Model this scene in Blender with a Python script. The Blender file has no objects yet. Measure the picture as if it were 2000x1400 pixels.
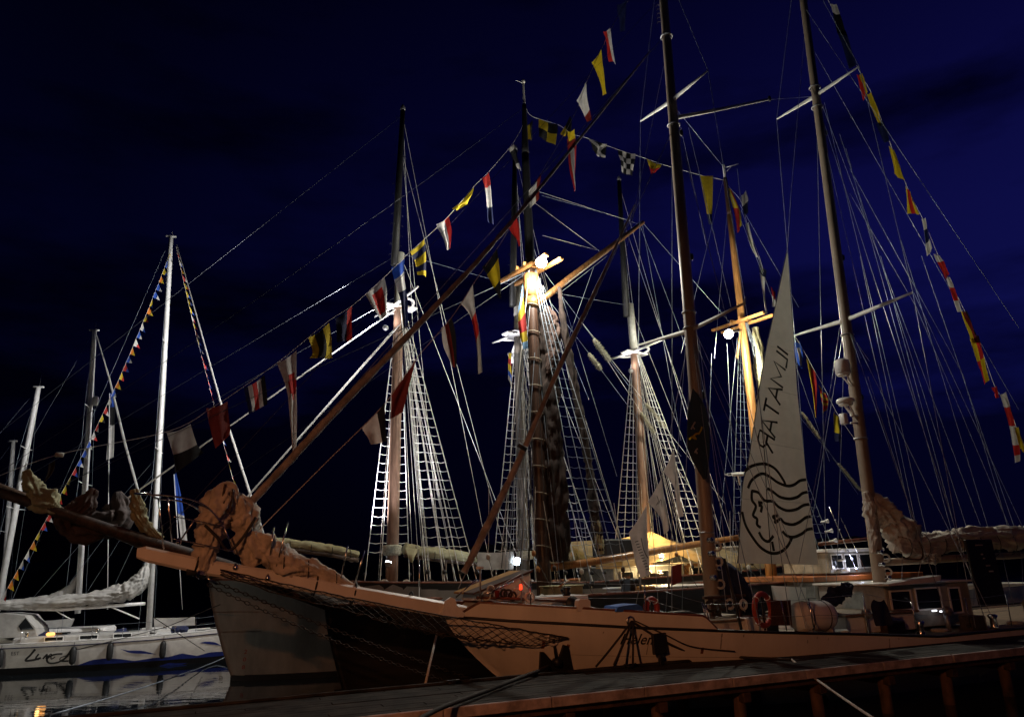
import bpy, math, random
from mathutils import Vector as V, Matrix, noise
random.seed(7)
SC = bpy.context.scene
COL = SC.collection
PI = math.pi
# ------------------------------------------------------------------ camera
EYE = V((0, 0, 3.6)); FPX = 1444.0
PITCH = math.radians(15.9); ROLL = math.radians(1.92)
F_ = V((0, math.cos(PITCH), math.sin(PITCH)))
R0 = V((1, 0, 0)); U0 = V((0, -math.sin(PITCH), math.cos(PITCH)))
R_ = R0 * math.cos(ROLL) - U0 * math.sin(ROLL)
U_ = U0 * math.cos(ROLL) + R0 * math.sin(ROLL)
cam = bpy.data.cameras.new('camera'); camo = bpy.data.objects.new('camera', cam); COL.objects.link(camo)
camo.matrix_world = Matrix(((R_.x, U_.x, -F_.x, EYE.x), (R_.y, U_.y, -F_.y, EYE.y), (R_.z, U_.z, -F_.z, EYE.z), (0, 0, 0, 1)))
cam.sensor_width = 36; cam.lens = 36 * FPX / 2000; cam.clip_end = 5000; cam.clip_start = 0.05
SC.camera = camo
# ------------------------------------------------------------------ sky (late dusk)
W = bpy.data.worlds.new('World'); SC.world = W; W.use_nodes = True
nt = W.node_tree; N = nt.nodes; LK = nt.links
bg = N['Background']; bg.inputs['Strength'].default_value = 0.1
sky = N.new('ShaderNodeTexSky'); sky.sky_type = 'NISHITA'; sky.sun_disc = False
SUN_EL, SUN_AZ = math.radians(-1.4), math.radians(75)
sky.sun_elevation = SUN_EL; sky.sun_rotation = SUN_AZ; sky.altitude = 0; sky.dust_density = 0.3; sky.ozone_density = 6.0
tint = N.new('ShaderNodeMix'); tint.data_type = 'RGBA'; tint.blend_type = 'MULTIPLY'; tint.inputs[0].default_value = 1
tint.inputs[7].default_value = (0.16, 0.2, 0.5, 1)
LK.new(sky.outputs[0], tint.inputs[6])
tc = N.new('ShaderNodeTexCoord'); mp = N.new('ShaderNodeMapping'); mp.inputs['Scale'].default_value = (1.2, 1.2, 4.6)
LK.new(tc.outputs['Generated'], mp.inputs[0])
cn = N.new('ShaderNodeTexNoise'); cn.inputs['Scale'].default_value = 1.7; cn.inputs['Detail'].default_value = 7; cn.inputs['Roughness'].default_value = 0.55
LK.new(mp.outputs[0], cn.inputs['Vector'])
cr = N.new('ShaderNodeValToRGB'); cr.color_ramp.elements[0].position = 0.43; cr.color_ramp.elements[1].position = 0.62
cr.color_ramp.elements[0].color = (1, 1, 1, 1); cr.color_ramp.elements[1].color = (0.10, 0.10, 0.12, 1)
sx = N.new('ShaderNodeSeparateXYZ'); LK.new(tc.outputs['Generated'], sx.inputs[0])
eb = N.new('ShaderNodeMapRange'); eb.inputs[1].default_value = 0.12; eb.inputs[2].default_value = 0.62; eb.inputs[3].default_value = 0.21; eb.inputs[4].default_value = -0.19
LK.new(sx.outputs['Z'], eb.inputs[0])
ea = N.new('ShaderNodeMath'); ea.operation = 'ADD'; LK.new(cn.outputs['Fac'], ea.inputs[0]); LK.new(eb.outputs[0], ea.inputs[1])
LK.new(ea.outputs[0], cr.inputs[0])
# dusk glow: brighter toward the side where the sun went down, fading over the whole dome
dt = N.new('ShaderNodeVectorMath'); dt.operation = 'DOT_PRODUCT'; dt.inputs[1].default_value = (0.86, 0.45, 0.22)
LK.new(tc.outputs['Generated'], dt.inputs[0])
gr = N.new('ShaderNodeValToRGB'); ge = gr.color_ramp.elements
ge[0].position = 0.05; ge[0].color = (0.004, 0.003, 0.016, 1); ge[1].position = 1.0; ge[1].color = (0.040, 0.034, 0.47, 1)
ge.new(0.55).color = (0.017, 0.014, 0.20, 1)
LK.new(dt.outputs['Value'], gr.inputs[0])
ad = N.new('ShaderNodeMix'); ad.data_type = 'RGBA'; ad.blend_type = 'ADD'; ad.inputs[0].default_value = 1
LK.new(tint.outputs[2], ad.inputs[6]); LK.new(gr.outputs[0], ad.inputs[7])
# thin low cloud banks near the horizon
cm = N.new('ShaderNodeMix'); cm.data_type = 'RGBA'; cm.blend_type = 'MULTIPLY'; cm.inputs[0].default_value = 0.9
ov = N.new('ShaderNodeMapRange'); ov.inputs[1].default_value = 0.38; ov.inputs[2].default_value = 0.72; ov.inputs[3].default_value = 1.0; ov.inputs[4].default_value = 0.30
LK.new(sx.outputs['Z'], ov.inputs[0])
om = N.new('ShaderNodeMix'); om.data_type = 'RGBA'; om.blend_type = 'MULTIPLY'; om.inputs[0].default_value = 1
LK.new(ad.outputs[2], om.inputs[6]); LK.new(ov.outputs[0], om.inputs[7]); LK.new(om.outputs[2], cm.inputs[6]); LK.new(cr.outputs[0], cm.inputs[7]); LK.new(cm.outputs[2], bg.inputs['Color'])
SC.view_settings.view_transform = 'Standard'; SC.view_settings.look = 'None'
SC.view_settings.exposure = 0.0; SC.view_settings.gamma = 1.0
SC.cycles.use_denoising = True
try: SC.cycles.denoiser = 'OPENIMAGEDENOISE'
except Exception: pass
SC.cycles.max_bounces = 6; SC.cycles.sample_clamp_indirect = 3

# ------------------------------------------------------------------ helpers
def ray(px, py):
    return R_ * (px - 1000) + U_ * (700 - py) + F_ * FPX
def atY(px, py, Y):
    d = ray(px, py); return EYE + d * (Y / d.y)
def atZ(px, py, z):
    d = ray(px, py); return EYE + d * ((z - EYE.z) / d.z)
class Frame:
    """vertical centre plane of a vessel: origin, direction bow to stern, normal pointing away from the quay"""
    def __init__(s, P, d):
        s.P = V((P[0], P[1], 0)); s.d = V((d[0], d[1], 0)).normalized()
        s.n = V((-s.d.y, s.d.x, 0))
        if s.n.y < 0: s.n = -s.n
    def pl(s, px, py, t=0.0):
        r = ray(px, py); P = s.P + s.n * t
        return EYE + r * ((P - EYE).dot(s.n) / r.dot(s.n))
    def tr(s, base, px, py):
        r = ray(px, py)
        return EYE + r * ((base - EYE).dot(s.d) / r.dot(s.d))
    def w(s, a, t, z):
        return s.P + s.d * a + s.n * t + V((0, 0, z))
    def s_of(s, p): return (p - s.P).dot(s.d)
    def t_of(s, p): return (p - s.P).dot(s.n)

def thing(name, label, cat, loc, group=None):
    o = bpy.data.objects.new(name, None); COL.objects.link(o); o.location = loc
    o.empty_display_size = 0.3
    o['label'] = label; o['category'] = cat
    if group: o['group'] = group
    return o
def rootloc(o):
    l = V((0, 0, 0))
    while o is not None:
        l += o.location; o = o.parent
    return l
def mk(name, vf, m, parent=None, smooth=True, label=None, mats=None, midx=None):
    vs, fs = vf
    off = rootloc(parent) if parent else V((0, 0, 0))
    me = bpy.data.meshes.new(name)
    me.from_pydata([tuple(V(v) - off) for v in vs], [], fs)
    for mm in (mats or [m]): me.materials.append(mm)
    if midx: me.polygons.foreach_set('material_index', midx)
    if smooth: me.polygons.foreach_set('use_smooth', [True] * len(fs))
    me.update()
    o = bpy.data.objects.new(name, me); COL.objects.link(o)
    if parent: o.parent = parent
    if label: o['label'] = label
    return o
def tag(o, label, cat, group=None, kind=None):
    if label: o['label'] = label
    if cat: o['category'] = cat
    if group: o['group'] = group
    if kind: o['kind'] = kind
    return o
def solo(name, vf, m, label, cat, group=None, smooth=True, mats=None, midx=None):
    """a thing that is one mesh: origin at its lowest point"""
    vs = [V(v) for v in vf[0]]
    c = sum(vs, V((0, 0, 0))) / len(vs); c.z = min(v.z for v in vs)
    o = mk(name, ([v - c for v in vs], vf[1]), m, None, smooth, None, mats, midx)
    o.location = c
    return tag(o, label, cat, group)

def join(*vfs):
    vs = []; fs = []
    for v, f in vfs:
        b = len(vs); vs += list(v); fs += [tuple(i + b for i in q) for q in f]
    return vs, fs
def tube(pts, r, n=6, cap=True, flat=1.0, up=None):
    pts = [V(p) for p in pts]; m = len(pts)
    rs = r if isinstance(r, (list, tuple)) else [r] * m
    if len(rs) != m:
        rs = [rs[0] + (rs[-1] - rs[0]) * i / (m - 1) for i in range(m)]
    vs = []; fs = []; prev = None
    for i in range(m):
        t = (pts[min(i + 1, m - 1)] - pts[max(i - 1, 0)])
        if t.length < 1e-9: t = V((0, 0, 1))
        t.normalize()
        if prev is None:
            a = up or (V((0, 0, 1)) if abs(t.z) < 0.9 else V((1, 0, 0)))
            prev = (a - t * a.dot(t)).normalized()
        else:
            prev = (prev - t * prev.dot(t))
            prev = prev.normalized() if prev.length > 1e-6 else V((1, 0, 0))
        b = t.cross(prev)
        for k in range(n):
            an = 2 * PI * k / n
            vs.append(pts[i] + prev * (rs[i] * math.cos(an)) + b * (rs[i] * flat * math.sin(an)))
    for i in range(m - 1):
        for k in range(n):
            a = i * n + k; c = i * n + (k + 1) % n
            fs.append((a, c, c + n, a + n))
    if cap:
        fs.append(tuple(range(n - 1, -1, -1))); fs.append(tuple((m - 1) * n + k for k in range(n)))
    return vs, fs
def seg(p, q, sag=0.0, n=2):
    p = V(p); q = V(q); out = []
    if sag and n < 8: n = 9
    for i in range(n):
        u = i / (n - 1); c = p.lerp(q, u); c.z -= sag * 4 * u * (1 - u); out.append(c)
    return out
def smoothpath(pts, k=6):
    """Catmull-Rom through the points"""
    pts = [V(p) for p in pts]; out = []
    for i in range(len(pts) - 1):
        p0 = pts[max(i - 1, 0)]; p1 = pts[i]; p2 = pts[i + 1]; p3 = pts[min(i + 2, len(pts) - 1)]
        for j in range(k):
            t = j / k
            out.append(0.5 * ((2 * p1) + (p2 - p0) * t + (2 * p0 - 5 * p1 + 4 * p2 - p3) * t * t + (3 * p1 - p0 - 3 * p2 + p3) * t ** 3))
    out.append(pts[-1]); return out
def lerp_list(rs, m):
    out = []
    for i in range(m):
        x = i / (m - 1) * (len(rs) - 1); k = min(int(x), len(rs) - 2); out.append(rs[k] + (rs[k + 1] - rs[k]) * (x - k))
    return out
def bundle(pts, rs, seed=0, n=16, k=10, amp=0.28, pleat=5, lie=0.0):
    """furled or bunched sailcloth: a roll of creased folds with pinched ties"""
    P = smoothpath(pts, max(k, 20)); R = lerp_list(rs, len(P)); n = 44 if amp > .2 else max(n, 14)
    vs, fs = tube(P, R, n)
    out = []; d = 0.; prev = P[0]; cum = []
    for p in P: d += (p - prev).length; prev = p; cum.append(d)
    rm = sum(R) / len(R); fx = .55 / max(rm, .12); g = pleat / 5.
    for i, v in enumerate(vs):
        j = i // n; a = 2 * PI * (i % n) / n; x = cum[j]; c = P[j]; dv = v - c
        tw = a + .5 * math.sin(x * .9 * fx + seed)
        ca, sa = math.cos(tw) * 1.5 * g, math.sin(tw) * 1.5 * g
        n1 = abs(noise.noise(V((x * fx * .55, ca + seed * 3.1, sa))))
        n2 = abs(noise.noise(V((x * fx * 1.5 + 9, ca * 1.9 + seed, sa * 1.9))))
        n3 = abs(noise.noise(V((x * fx * 2.6 + sa, ca * 2.8 - seed, sa * 3.4 + x * fx))))
        f = 1 + amp * (1.9 * n1 + .95 * n2 + .5 * n3 - .85) + amp * .5 * noise.noise(V((x * fx * .5, seed, 3)))
        tie = max(0, math.cos(x * 2 * PI / (rm * 4.2 + .35) + seed)) ** 16
        out.append(c + dv * (f * (1 - .18 * tie)))
    return out, fs
def box(c, ax, ay, az):
    """box from centre and three half-axis vectors"""
    c = V(c); ax = V(ax); ay = V(ay); az = V(az)
    vs = [c + ax * i + ay * j + az * k for k in (-1, 1) for j in (-1, 1) for i in (-1, 1)]
    return vs, [(0, 2, 3, 1), (4, 5, 7, 6), (0, 1, 5, 4), (2, 6, 7, 3), (0, 4, 6, 2), (1, 3, 7, 5)]
def bbox(c, ax, ay, az, bev=0.02):
    """box with chamfered edges"""
    c = V(c); ax = V(ax); ay = V(ay); az = V(az)
    A = ax.normalized(); B = ay.normalized(); C = az.normalized()
    la, lb, lc = ax.length, ay.length, az.length
    b = min(bev, la * .45, lb * .45, lc * .45)
    vs = []; key = {}
    for i in (-1, 1):
        for j in (-1, 1):
            for k in (-1, 1):
                for w in range(3):
                    e = [la, lb, lc]
                    for q in range(3):
                        if q != w: e[q] -= b
                    key[(i, j, k, w)] = len(vs)
                    vs.append(c + A * (i * e[0]) + B * (j * e[1]) + C * (k * e[2]))
    K = key; fs = []
    for s in (-1, 1):
        fs.append([K[(s, -1, -1, 0)], K[(s, 1, -1, 0)], K[(s, 1, 1, 0)], K[(s, -1, 1, 0)]])
        fs.append([K[(-1, s, -1, 1)], K[(1, s, -1, 1)], K[(1, s, 1, 1)], K[(-1, s, 1, 1)]])
        fs.append([K[(-1, -1, s, 2)], K[(1, -1, s, 2)], K[(1, 1, s, 2)], K[(-1, 1, s, 2)]])
    for i in (-1, 1):
        for j in (-1, 1):
            fs.append([K[(i, j, -1, 0)], K[(i, j, 1, 0)], K[(i, j, 1, 1)], K[(i, j, -1, 1)]])
            fs.append([K[(i, -1, j, 0)], K[(i, 1, j, 0)], K[(i, 1, j, 2)], K[(i, -1, j, 2)]])
            fs.append([K[(-1, i, j, 1)], K[(1, i, j, 1)], K[(1, i, j, 2)], K[(-1, i, j, 2)]])
    for i in (-1, 1):
        for j in (-1, 1):
            for k in (-1, 1):
                fs.append([K[(i, j, k, 0)], K[(i, j, k, 1)], K[(i, j, k, 2)]])
    out = []
    for f in fs:
        m = sum((vs[q] for q in f), V((0, 0, 0))) / len(f)
        nn = (vs[f[1]] - vs[f[0]]).cross(vs[f[2]] - vs[f[0]])
        out.append(tuple(f) if nn.dot(m - c) > 0 else tuple(reversed(f)))
    return vs, out
def lathe(c, prof, n=14, axis=V((0, 0, 1))):
    c = V(c); axis = V(axis).normalized()
    a = V((1, 0, 0)) if abs(axis.x) < 0.9 else V((0, 1, 0))
    e1 = (a - axis * a.dot(axis)).normalized(); e2 = axis.cross(e1)
    vs = []; fs = []
    for r, h in prof:
        for k in range(n):
            an = 2 * PI * k / n; vs.append(c + axis * h + e1 * (r * math.cos(an)) + e2 * (r * math.sin(an)))
    for i in range(len(prof) - 1):
        for k in range(n):
            q = i * n + k; w = i * n + (k + 1) % n; fs.append((q, w, w + n, q + n))
    fs.append(tuple(range(n - 1, -1, -1))); fs.append(tuple((len(prof) - 1) * n + k for k in range(n)))
    return vs, fs
def torus(c, R, r, ax, n=28, m=10):
    c = V(c); ax = V(ax).normalized(); a = V((0, 0, 1)) if abs(ax.z) < 0.9 else V((1, 0, 0))
    e1 = (a - ax * a.dot(ax)).normalized(); e2 = ax.cross(e1); vs = []; fs = []
    for i in range(n):
        t = 2 * PI * i / n; dd = e1 * math.cos(t) + e2 * math.sin(t)
        for k in range(m):
            p = 2 * PI * k / m; vs.append(c + dd * (R + r * math.cos(p)) + ax * (r * math.sin(p)))
    for i in range(n):
        for k in range(m):
            fs.append((i * m + k, ((i + 1) % n) * m + k, ((i + 1) % n) * m + (k + 1) % m, i * m + (k + 1) % m))
    return vs, fs
def prism(poly, ext):
    """closed prism from a polygon (list of points) pushed by a vector"""
    n = len(poly); ext = V(ext); vs = [V(p) for p in poly] + [V(p) + ext for p in poly]
    fs = [tuple(range(n - 1, -1, -1)), tuple(range(n, 2 * n))] + [(i, (i + 1) % n, (i + 1) % n + n, i + n) for i in range(n)]
    return vs, fs
def ribbon(pts, w, nrm, th=0.004):
    """flat painted stroke with a little thickness, lying in the surface with normal nrm"""
    pts = [V(p) for p in pts]; nrm = V(nrm).normalized(); vs = []; fs = []
    for i, p in enumerate(pts):
        t = (pts[min(i + 1, len(pts) - 1)] - pts[max(i - 1, 0)]).normalized(); b = nrm.cross(t).normalized() * (w / 2)
        vs += [p - b, p + b]
    for i in range(len(pts) - 1): fs.append((2 * i, 2 * i + 1, 2 * i + 3, 2 * i + 2))
    return vs, fs

# ------------------------------------------------------------------ materials
def mat(name, col, rough=0.6, metal=0.0, var=0.18, scale=6.0, bump=0.0, bscale=40.0, col2=None, spec=0.4, sub=None, stretch=(1, 1, 1), trans=0.0):
    m = bpy.data.materials.new(name); m.use_nodes = True; t = m.node_tree; n = t.nodes; l = t.links
    b = n['Principled BSDF']; b.inputs['Roughness'].default_value = rough; b.inputs['Metallic'].default_value = metal
    b.inputs['Specular IOR Level'].default_value = spec
    tcn = n.new('ShaderNodeTexCoord'); mpn = n.new('ShaderNodeMapping'); mpn.inputs['Scale'].default_value = stretch
    l.new(tcn.outputs['Object'], mpn.inputs[0])
    no = n.new('ShaderNodeTexNoise'); no.inputs['Scale'].default_value = scale; no.inputs['Detail'].default_value = 6; no.inputs['Roughness'].default_value = 0.62
    l.new(mpn.outputs[0], no.inputs['Vector'])
    r = n.new('ShaderNodeValToRGB'); e = r.color_ramp.elements
    c2 = col2 or tuple(x * (1 - var * 1.6) for x in col)
    e[0].position = 0.36; e[1].position = 0.64
    e[0].color = (*c2, 1); e[1].color = (*[min(1, x * (1 + var * 0.35)) for x in col], 1)
    l.new(no.outputs['Fac'], r.inputs[0]); l.new(r.outputs[0], b.inputs['Base Color'])
    if bump:
        n2 = n.new('ShaderNodeTexNoise'); n2.inputs['Scale'].default_value = bscale; n2.inputs['Detail'].default_value = 5
        l.new(mpn.outputs[0], n2.inputs['Vector'])
        bp = n.new('ShaderNodeBump'); bp.inputs['Strength'].default_value = bump; bp.inputs['Distance'].default_value = 0.02
        l.new(n2.outputs['Fac'], bp.inputs['Height']); l.new(bp.outputs[0], b.inputs['Normal'])
    if trans:
        tr = n.new('ShaderNodeBsdfTranslucent'); l.new(r.outputs[0], tr.inputs[0]); mx = n.new('ShaderNodeMixShader'); mx.inputs[0].default_value = trans
        l.new(b.outputs[0], mx.inputs[1]); l.new(tr.outputs[0], mx.inputs[2]); l.new(mx.outputs[0], n['Material Output'].inputs[0])
    return m
def emat(name, col, st):
    m = bpy.data.materials.new(name); m.use_nodes = True; b = m.node_tree.nodes['Principled BSDF']
    b.inputs['Base Color'].default_value = (*col, 1); b.inputs['Emission Color'].default_value = (*col, 1); b.inputs['Emission Strength'].default_value = st
    return m
M = dict(
 hullwhite=mat('weathered_white_hull_paint', (0.74, 0.71, 0.66), 0.38, var=0.10, scale=0.9, bump=0.12, bscale=2.5, stretch=(1, 1, 0.35)),
 white=mat('white_gloss_paint', (0.78, 0.77, 0.74), 0.35, var=0.10, scale=3),
 alu=mat('painted_aluminium_mast', (0.66, 0.66, 0.65), 0.38, var=0.12, scale=2.2),
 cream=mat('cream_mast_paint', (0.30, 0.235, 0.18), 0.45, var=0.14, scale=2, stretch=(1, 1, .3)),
 steel=mat('stainless_steel', (0.62, 0.62, 0.62), 0.2, 1.0, var=0.1, spec=0.5),
 galv=mat('galvanised_steel', (0.36, 0.36, 0.37), 0.5, 0.7),
 greyhull=mat('grey_hull_paint', (0.21, 0.20, 0.185), 0.5, var=0.22, scale=1.1, bump=0.1, bscale=3, stretch=(1, 1, .3)),
 blackhull=mat('tarred_black_hull', (0.012, 0.011, 0.011), 0.5, var=0.3, scale=2, bump=0.3, bscale=4, stretch=(.2, .2, 3)),
 boot=mat('black_boot_paint', (0.012, 0.012, 0.014), 0.4),
 black=mat('black_paint', (0.015, 0.015, 0.016), 0.5),
 navy=mat('navy_paint', (0.012, 0.016, 0.055), 0.4),
 bluegraph=mat('blue_hull_graphic', (0.02, 0.035, 0.22), 0.35, var=0.1),
 varnish=mat('varnished_spruce', (0.42, 0.20, 0.065), 0.3, var=0.3, scale=3, stretch=(6, 6, .35), spec=.5),
 redwood=mat('oiled_pine_mast', (0.055, 0.028, 0.018), 0.42, var=0.35, scale=3, stretch=(6, 6, .35)),
 darkwood=mat('dark_weathered_spar', (0.075, 0.042, 0.025), 0.6, var=0.4, scale=3, stretch=(2, 2, 2), bump=.3),
 paintmast=mat('buff_painted_mast', (0.46, 0.28, 0.20), 0.5, var=0.25, scale=2, stretch=(3, 3, .4), bump=.15, bscale=10),
 masthead=mat('white_masthead_paint', (0.60, 0.60, 0.54), 0.5, var=0.12),
 teak=mat('teak_deck', (0.24, 0.17, 0.11), 0.7, var=0.3, scale=4, stretch=(.6, 8, 1)),
 rail=mat('mahogany_rail', (0.16, 0.055, 0.03), 0.45, var=0.3, scale=5),
 sail=mat('cream_sailcloth', (0.55, 0.49, 0.43), 0.85, var=0.2, scale=3.5, bump=0.7, bscale=9, trans=0.06),
 sailgold=mat('old_canvas_sailcloth', (0.36, 0.33, 0.19), 0.85, var=0.2, scale=2.5, bump=0.3, bscale=14),
 sailgrey=mat('grey_sail_cover', (0.40, 0.39, 0.37), 0.85, var=0.16, scale=2, bump=0.3, bscale=12),
 saildark=mat('dark_brown_sail', (0.035, 0.022, 0.018), 0.9, var=0.4, scale=2, bump=.4, bscale=10),
 sailtan=mat('tan_sailcloth', (0.09, 0.055, 0.045), 0.9, var=0.3, scale=2, bump=.4, bscale=10),
 uvcover=mat('weathered_uv_strip', (0.31, 0.27, 0.25), 0.85, var=0.3, scale=3, bump=.4, bscale=9),
 stain=mat('grey_pitch_pine_mast', (0.10, 0.085, 0.07), 0.55, var=0.4, scale=3, stretch=(5, 5, .4), bump=.3, bscale=12),
 buff2=mat('brown_buff_mast', (0.26, 0.155, 0.105), 0.5, var=0.3, scale=2.5, stretch=(4, 4, .4), bump=.2, bscale=12),
 thinwire=mat('dull_wire', (0.035, 0.042, 0.055), 0.5, 0.2),
 gaffwood=mat('dark_varnished_gaff', (0.20, 0.095, 0.035), 0.35, var=0.4, scale=3, stretch=(4, 4, 1), bump=.2, bscale=14),
 hoop=mat('worn_mast_hoop', (0.22, 0.18, 0.13), 0.7, var=.3),
 banner=mat('white_banner_cloth', (0.62, 0.60, 0.53), 0.8, var=0.07, scale=1.5, bump=.12, bscale=6, trans=.15),
 navycloth=mat('navy_canvas', (0.012, 0.018, 0.07), 0.8, var=0.3, scale=3, bump=.3, bscale=10),
 rope=mat('pale_rope', (0.55, 0.53, 0.47), 0.8, var=0.2, scale=20),
 shroud=mat('white_served_shroud', (0.68, 0.67, 0.62), 0.6, var=0.25, scale=8),
 wire=mat('steel_wire_rope', (0.24, 0.28, 0.33), 0.4, 0.3, var=0.2, scale=6),
 darkrope=mat('tarred_rope', (0.03, 0.026, 0.022), 0.8),
 fluff=mat('baggywrinkle_yarn', (0.50, 0.48, 0.36), 0.95, var=0.3, scale=14, bump=.8, bscale=60),
 glass=mat('dark_window_glass', (0.012, 0.014, 0.016), 0.08, spec=0.6),
 orange=mat('orange_plastic', (0.33, 0.035, 0.016), 0.5, var=.12),
 redcloth=mat('red_canvas', (0.22, 0.018, 0.012), 0.8),
 bluetarp=mat('blue_tarpaulin', (0.04, 0.13, 0.45), 0.6, bump=.3, bscale=8),
 ochre=mat('ochre_roof_paint', (0.42, 0.22, 0.05), 0.6, var=.2),
 pierwood=mat('weathered_shaded_pier_boards', (0.036, 0.033, 0.030), 0.85, var=0.5, scale=1.3, bump=.5, bscale=22, spec=.2, stretch=(1.2, 1.2, 1.2)),  # coarse dark noise: weathering, and shadow patches put into the colour
 fascia=mat('pier_edge_timber', (0.40, 0.32, 0.30), 0.8, var=0.35, scale=2.6, bump=.35, bscale=16),
 pile=mat('rusty_wooden_pile', (0.10, 0.055, 0.036), 0.85, var=0.6, scale=4, bump=.6, bscale=14, stretch=(1, 1, .4), col2=(0.03, 0.022, 0.018)),
 rubber=mat('black_fender_rubber', (0.012, 0.012, 0.013), 0.6),
 mat_=mat('woven_brown_mat', (0.10, 0.045, 0.035), 0.95, var=.35, scale=30, bump=.6, bscale=90),
 concrete=mat('quay_concrete', (0.22, 0.21, 0.20), 0.9, var=.25, scale=1.5, bump=.3),
 hill=mat('dark_wooded_shore', (0.012, 0.016, 0.012), 1.0, var=.4, scale=.05),
 emblem=mat('dark_green_print', (0.03, 0.04, 0.028), 0.8),
 awning=mat('cream_awning', (0.58, 0.47, 0.28), 0.85, var=.15, scale=2, bump=.2, bscale=7, trans=.5),
)
FC = dict(w=(.62, .60, .57), r=(.50, .03, .025), y=(.60, .44, .02), b=(.03, .10, .50), n=(.012, .016, .06), k=(.014, .014, .016), g=(.42, .40, .36), d=(.16, .02, .016), o=(.65, .2, .02), l=(.22, .42, .68))
FM = {k: mat('flag_cloth_' + {'w': 'white', 'r': 'red', 'y': 'yellow', 'b': 'blue', 'n': 'navy', 'k': 'black', 'g': 'grey', 'd': 'dark_red', 'o': 'orange', 'l': 'light_blue'}[k], c, .85, var=.10, scale=5, bump=.15, bscale=30, trans=.25) for k, c in FC.items()}
E_white = emat('floodlight_lens', (1.0, 0.97, 0.86), 45)
E_cool = emat('cool_lamp_lens', (0.8, 0.88, 1.0), 45)
E_warm = emat('warm_lamp_lens', (1.0, 0.62, 0.22), 12)
E_dim = emat('dim_lantern_glass', (1.0, 0.45, 0.12), 1.6)
E_strip = emat('cabin_strip_lamp', (0.9, 0.93, 1.0), 3.0)
E_red = emat('red_lantern_glass', (1.0, 0.04, 0.01), 2.5)
E_blue = emat('blue_white_led', (0.55, 0.6, 1.0), 22)
def lamp(kind, name, loc, W_, col, parent=None, r=0.1, aim=None, ang=60, blend=.6):
    ld = bpy.data.lights.new(name, kind); ld.energy = W_; ld.color = col; ld.shadow_soft_size = r
    o = bpy.data.objects.new(name, ld); COL.objects.link(o)
    if parent: o.parent = parent; o.location = V(loc) - rootloc(parent)
    else: o.location = loc
    if kind == 'SPOT':
        ld.spot_size = math.radians(ang); ld.spot_blend = blend
        o.rotation_euler = (V(aim) - V(loc)).to_track_quat('-Z', 'Y').to_euler()
    return o
# ------------------------------------------------------------------ sun below the horizon: a trace of dusk light
sl = bpy.data.lights.new('sun', 'SUN'); sl.energy = 0.004; sl.angle = math.radians(20); sl.color = (0.5, 0.6, 1.0)
so = bpy.data.objects.new('sun', sl); COL.objects.link(so); so.rotation_euler = (math.radians(70), 0, math.radians(100)); so.location = (0, 0, 60)
# ------------------------------------------------------------------ water, far shore, quay
def sheet(name, x0, x1, y0, y1, z, m, nx=2, ny=2, hf=None):
    vs = []; fs = []
    for j in range(ny):
        for i in range(nx):
            x = x0 + (x1 - x0) * i / (nx - 1); y = y0 + (y1 - y0) * j / (ny - 1)
            vs.append((x, y, z + (hf(x, y) if hf else 0)))
    for j in range(ny - 1):
        for i in range(nx - 1):
            a = j * nx + i; fs.append((a, a + 1, a + nx + 1, a + nx))
    return vs, fs
def water_mat():
    m = bpy.data.materials.new('harbour_water'); m.use_nodes = True; t = m.node_tree; n = t.nodes; l = t.links
    b = n['Principled BSDF']; b.inputs['Base Color'].default_value = (0.004, 0.006, 0.008, 1); b.inputs['Roughness'].default_value = 0.03
    b.inputs['IOR'].default_value = 1.33; b.inputs['Specular IOR Level'].default_value = 0.75
    tcn = n.new('ShaderNodeTexCoord'); mpn = n.new('ShaderNodeMapping'); mpn.inputs['Scale'].default_value = (0.5, 1.1, 1)
    l.new(tcn.outputs['Object'], mpn.inputs[0])
    no = n.new('ShaderNodeTexNoise'); no.inputs['Scale'].default_value = 1.1; no.inputs['Detail'].default_value = 4; no.inputs['Roughness'].default_value = .5
    l.new(mpn.outputs[0], no.inputs['Vector'])
    bp = n.new('ShaderNodeBump'); bp.inputs['Strength'].default_value = 0.10; bp.inputs['Distance'].default_value = 0.10
    l.new(no.outputs['Fac'], bp.inputs['Height']); l.new(bp.outputs[0], b.inputs['Normal'])
    return m
tag(mk('water', sheet('water', -1500, 1500, -300, 2500, 0, None), water_mat(), smooth=False), None, None, kind='structure')
def hill_f(x, y):
    u = (y - 420) / 260
    ridge = max(0, math.sin(PI * min(max(u, 0), 1))) ** .6
    return ridge * (19 + 9 * noise.noise(V((x * .006, y * .004, 1))) + 2.4 * noise.noise(V((x * .06, y * .05, 4))) + 1.5 * noise.noise(V((x * .3, y * .2, 9))))
hv, hf_ = sheet('hill', -900, 900, 420, 680, -0.3, None, 420, 12, hill_f)
tag(mk('hill', (hv, hf_), M['hill']), None, None, kind='structure')
tag(mk('quay', bbox((0, -9, 0.4), (40, 0, 0), (0, 11, 0), (0, 0, 1.5), .08), M['concrete'], smooth=False), None, None, kind='structure')
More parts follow.
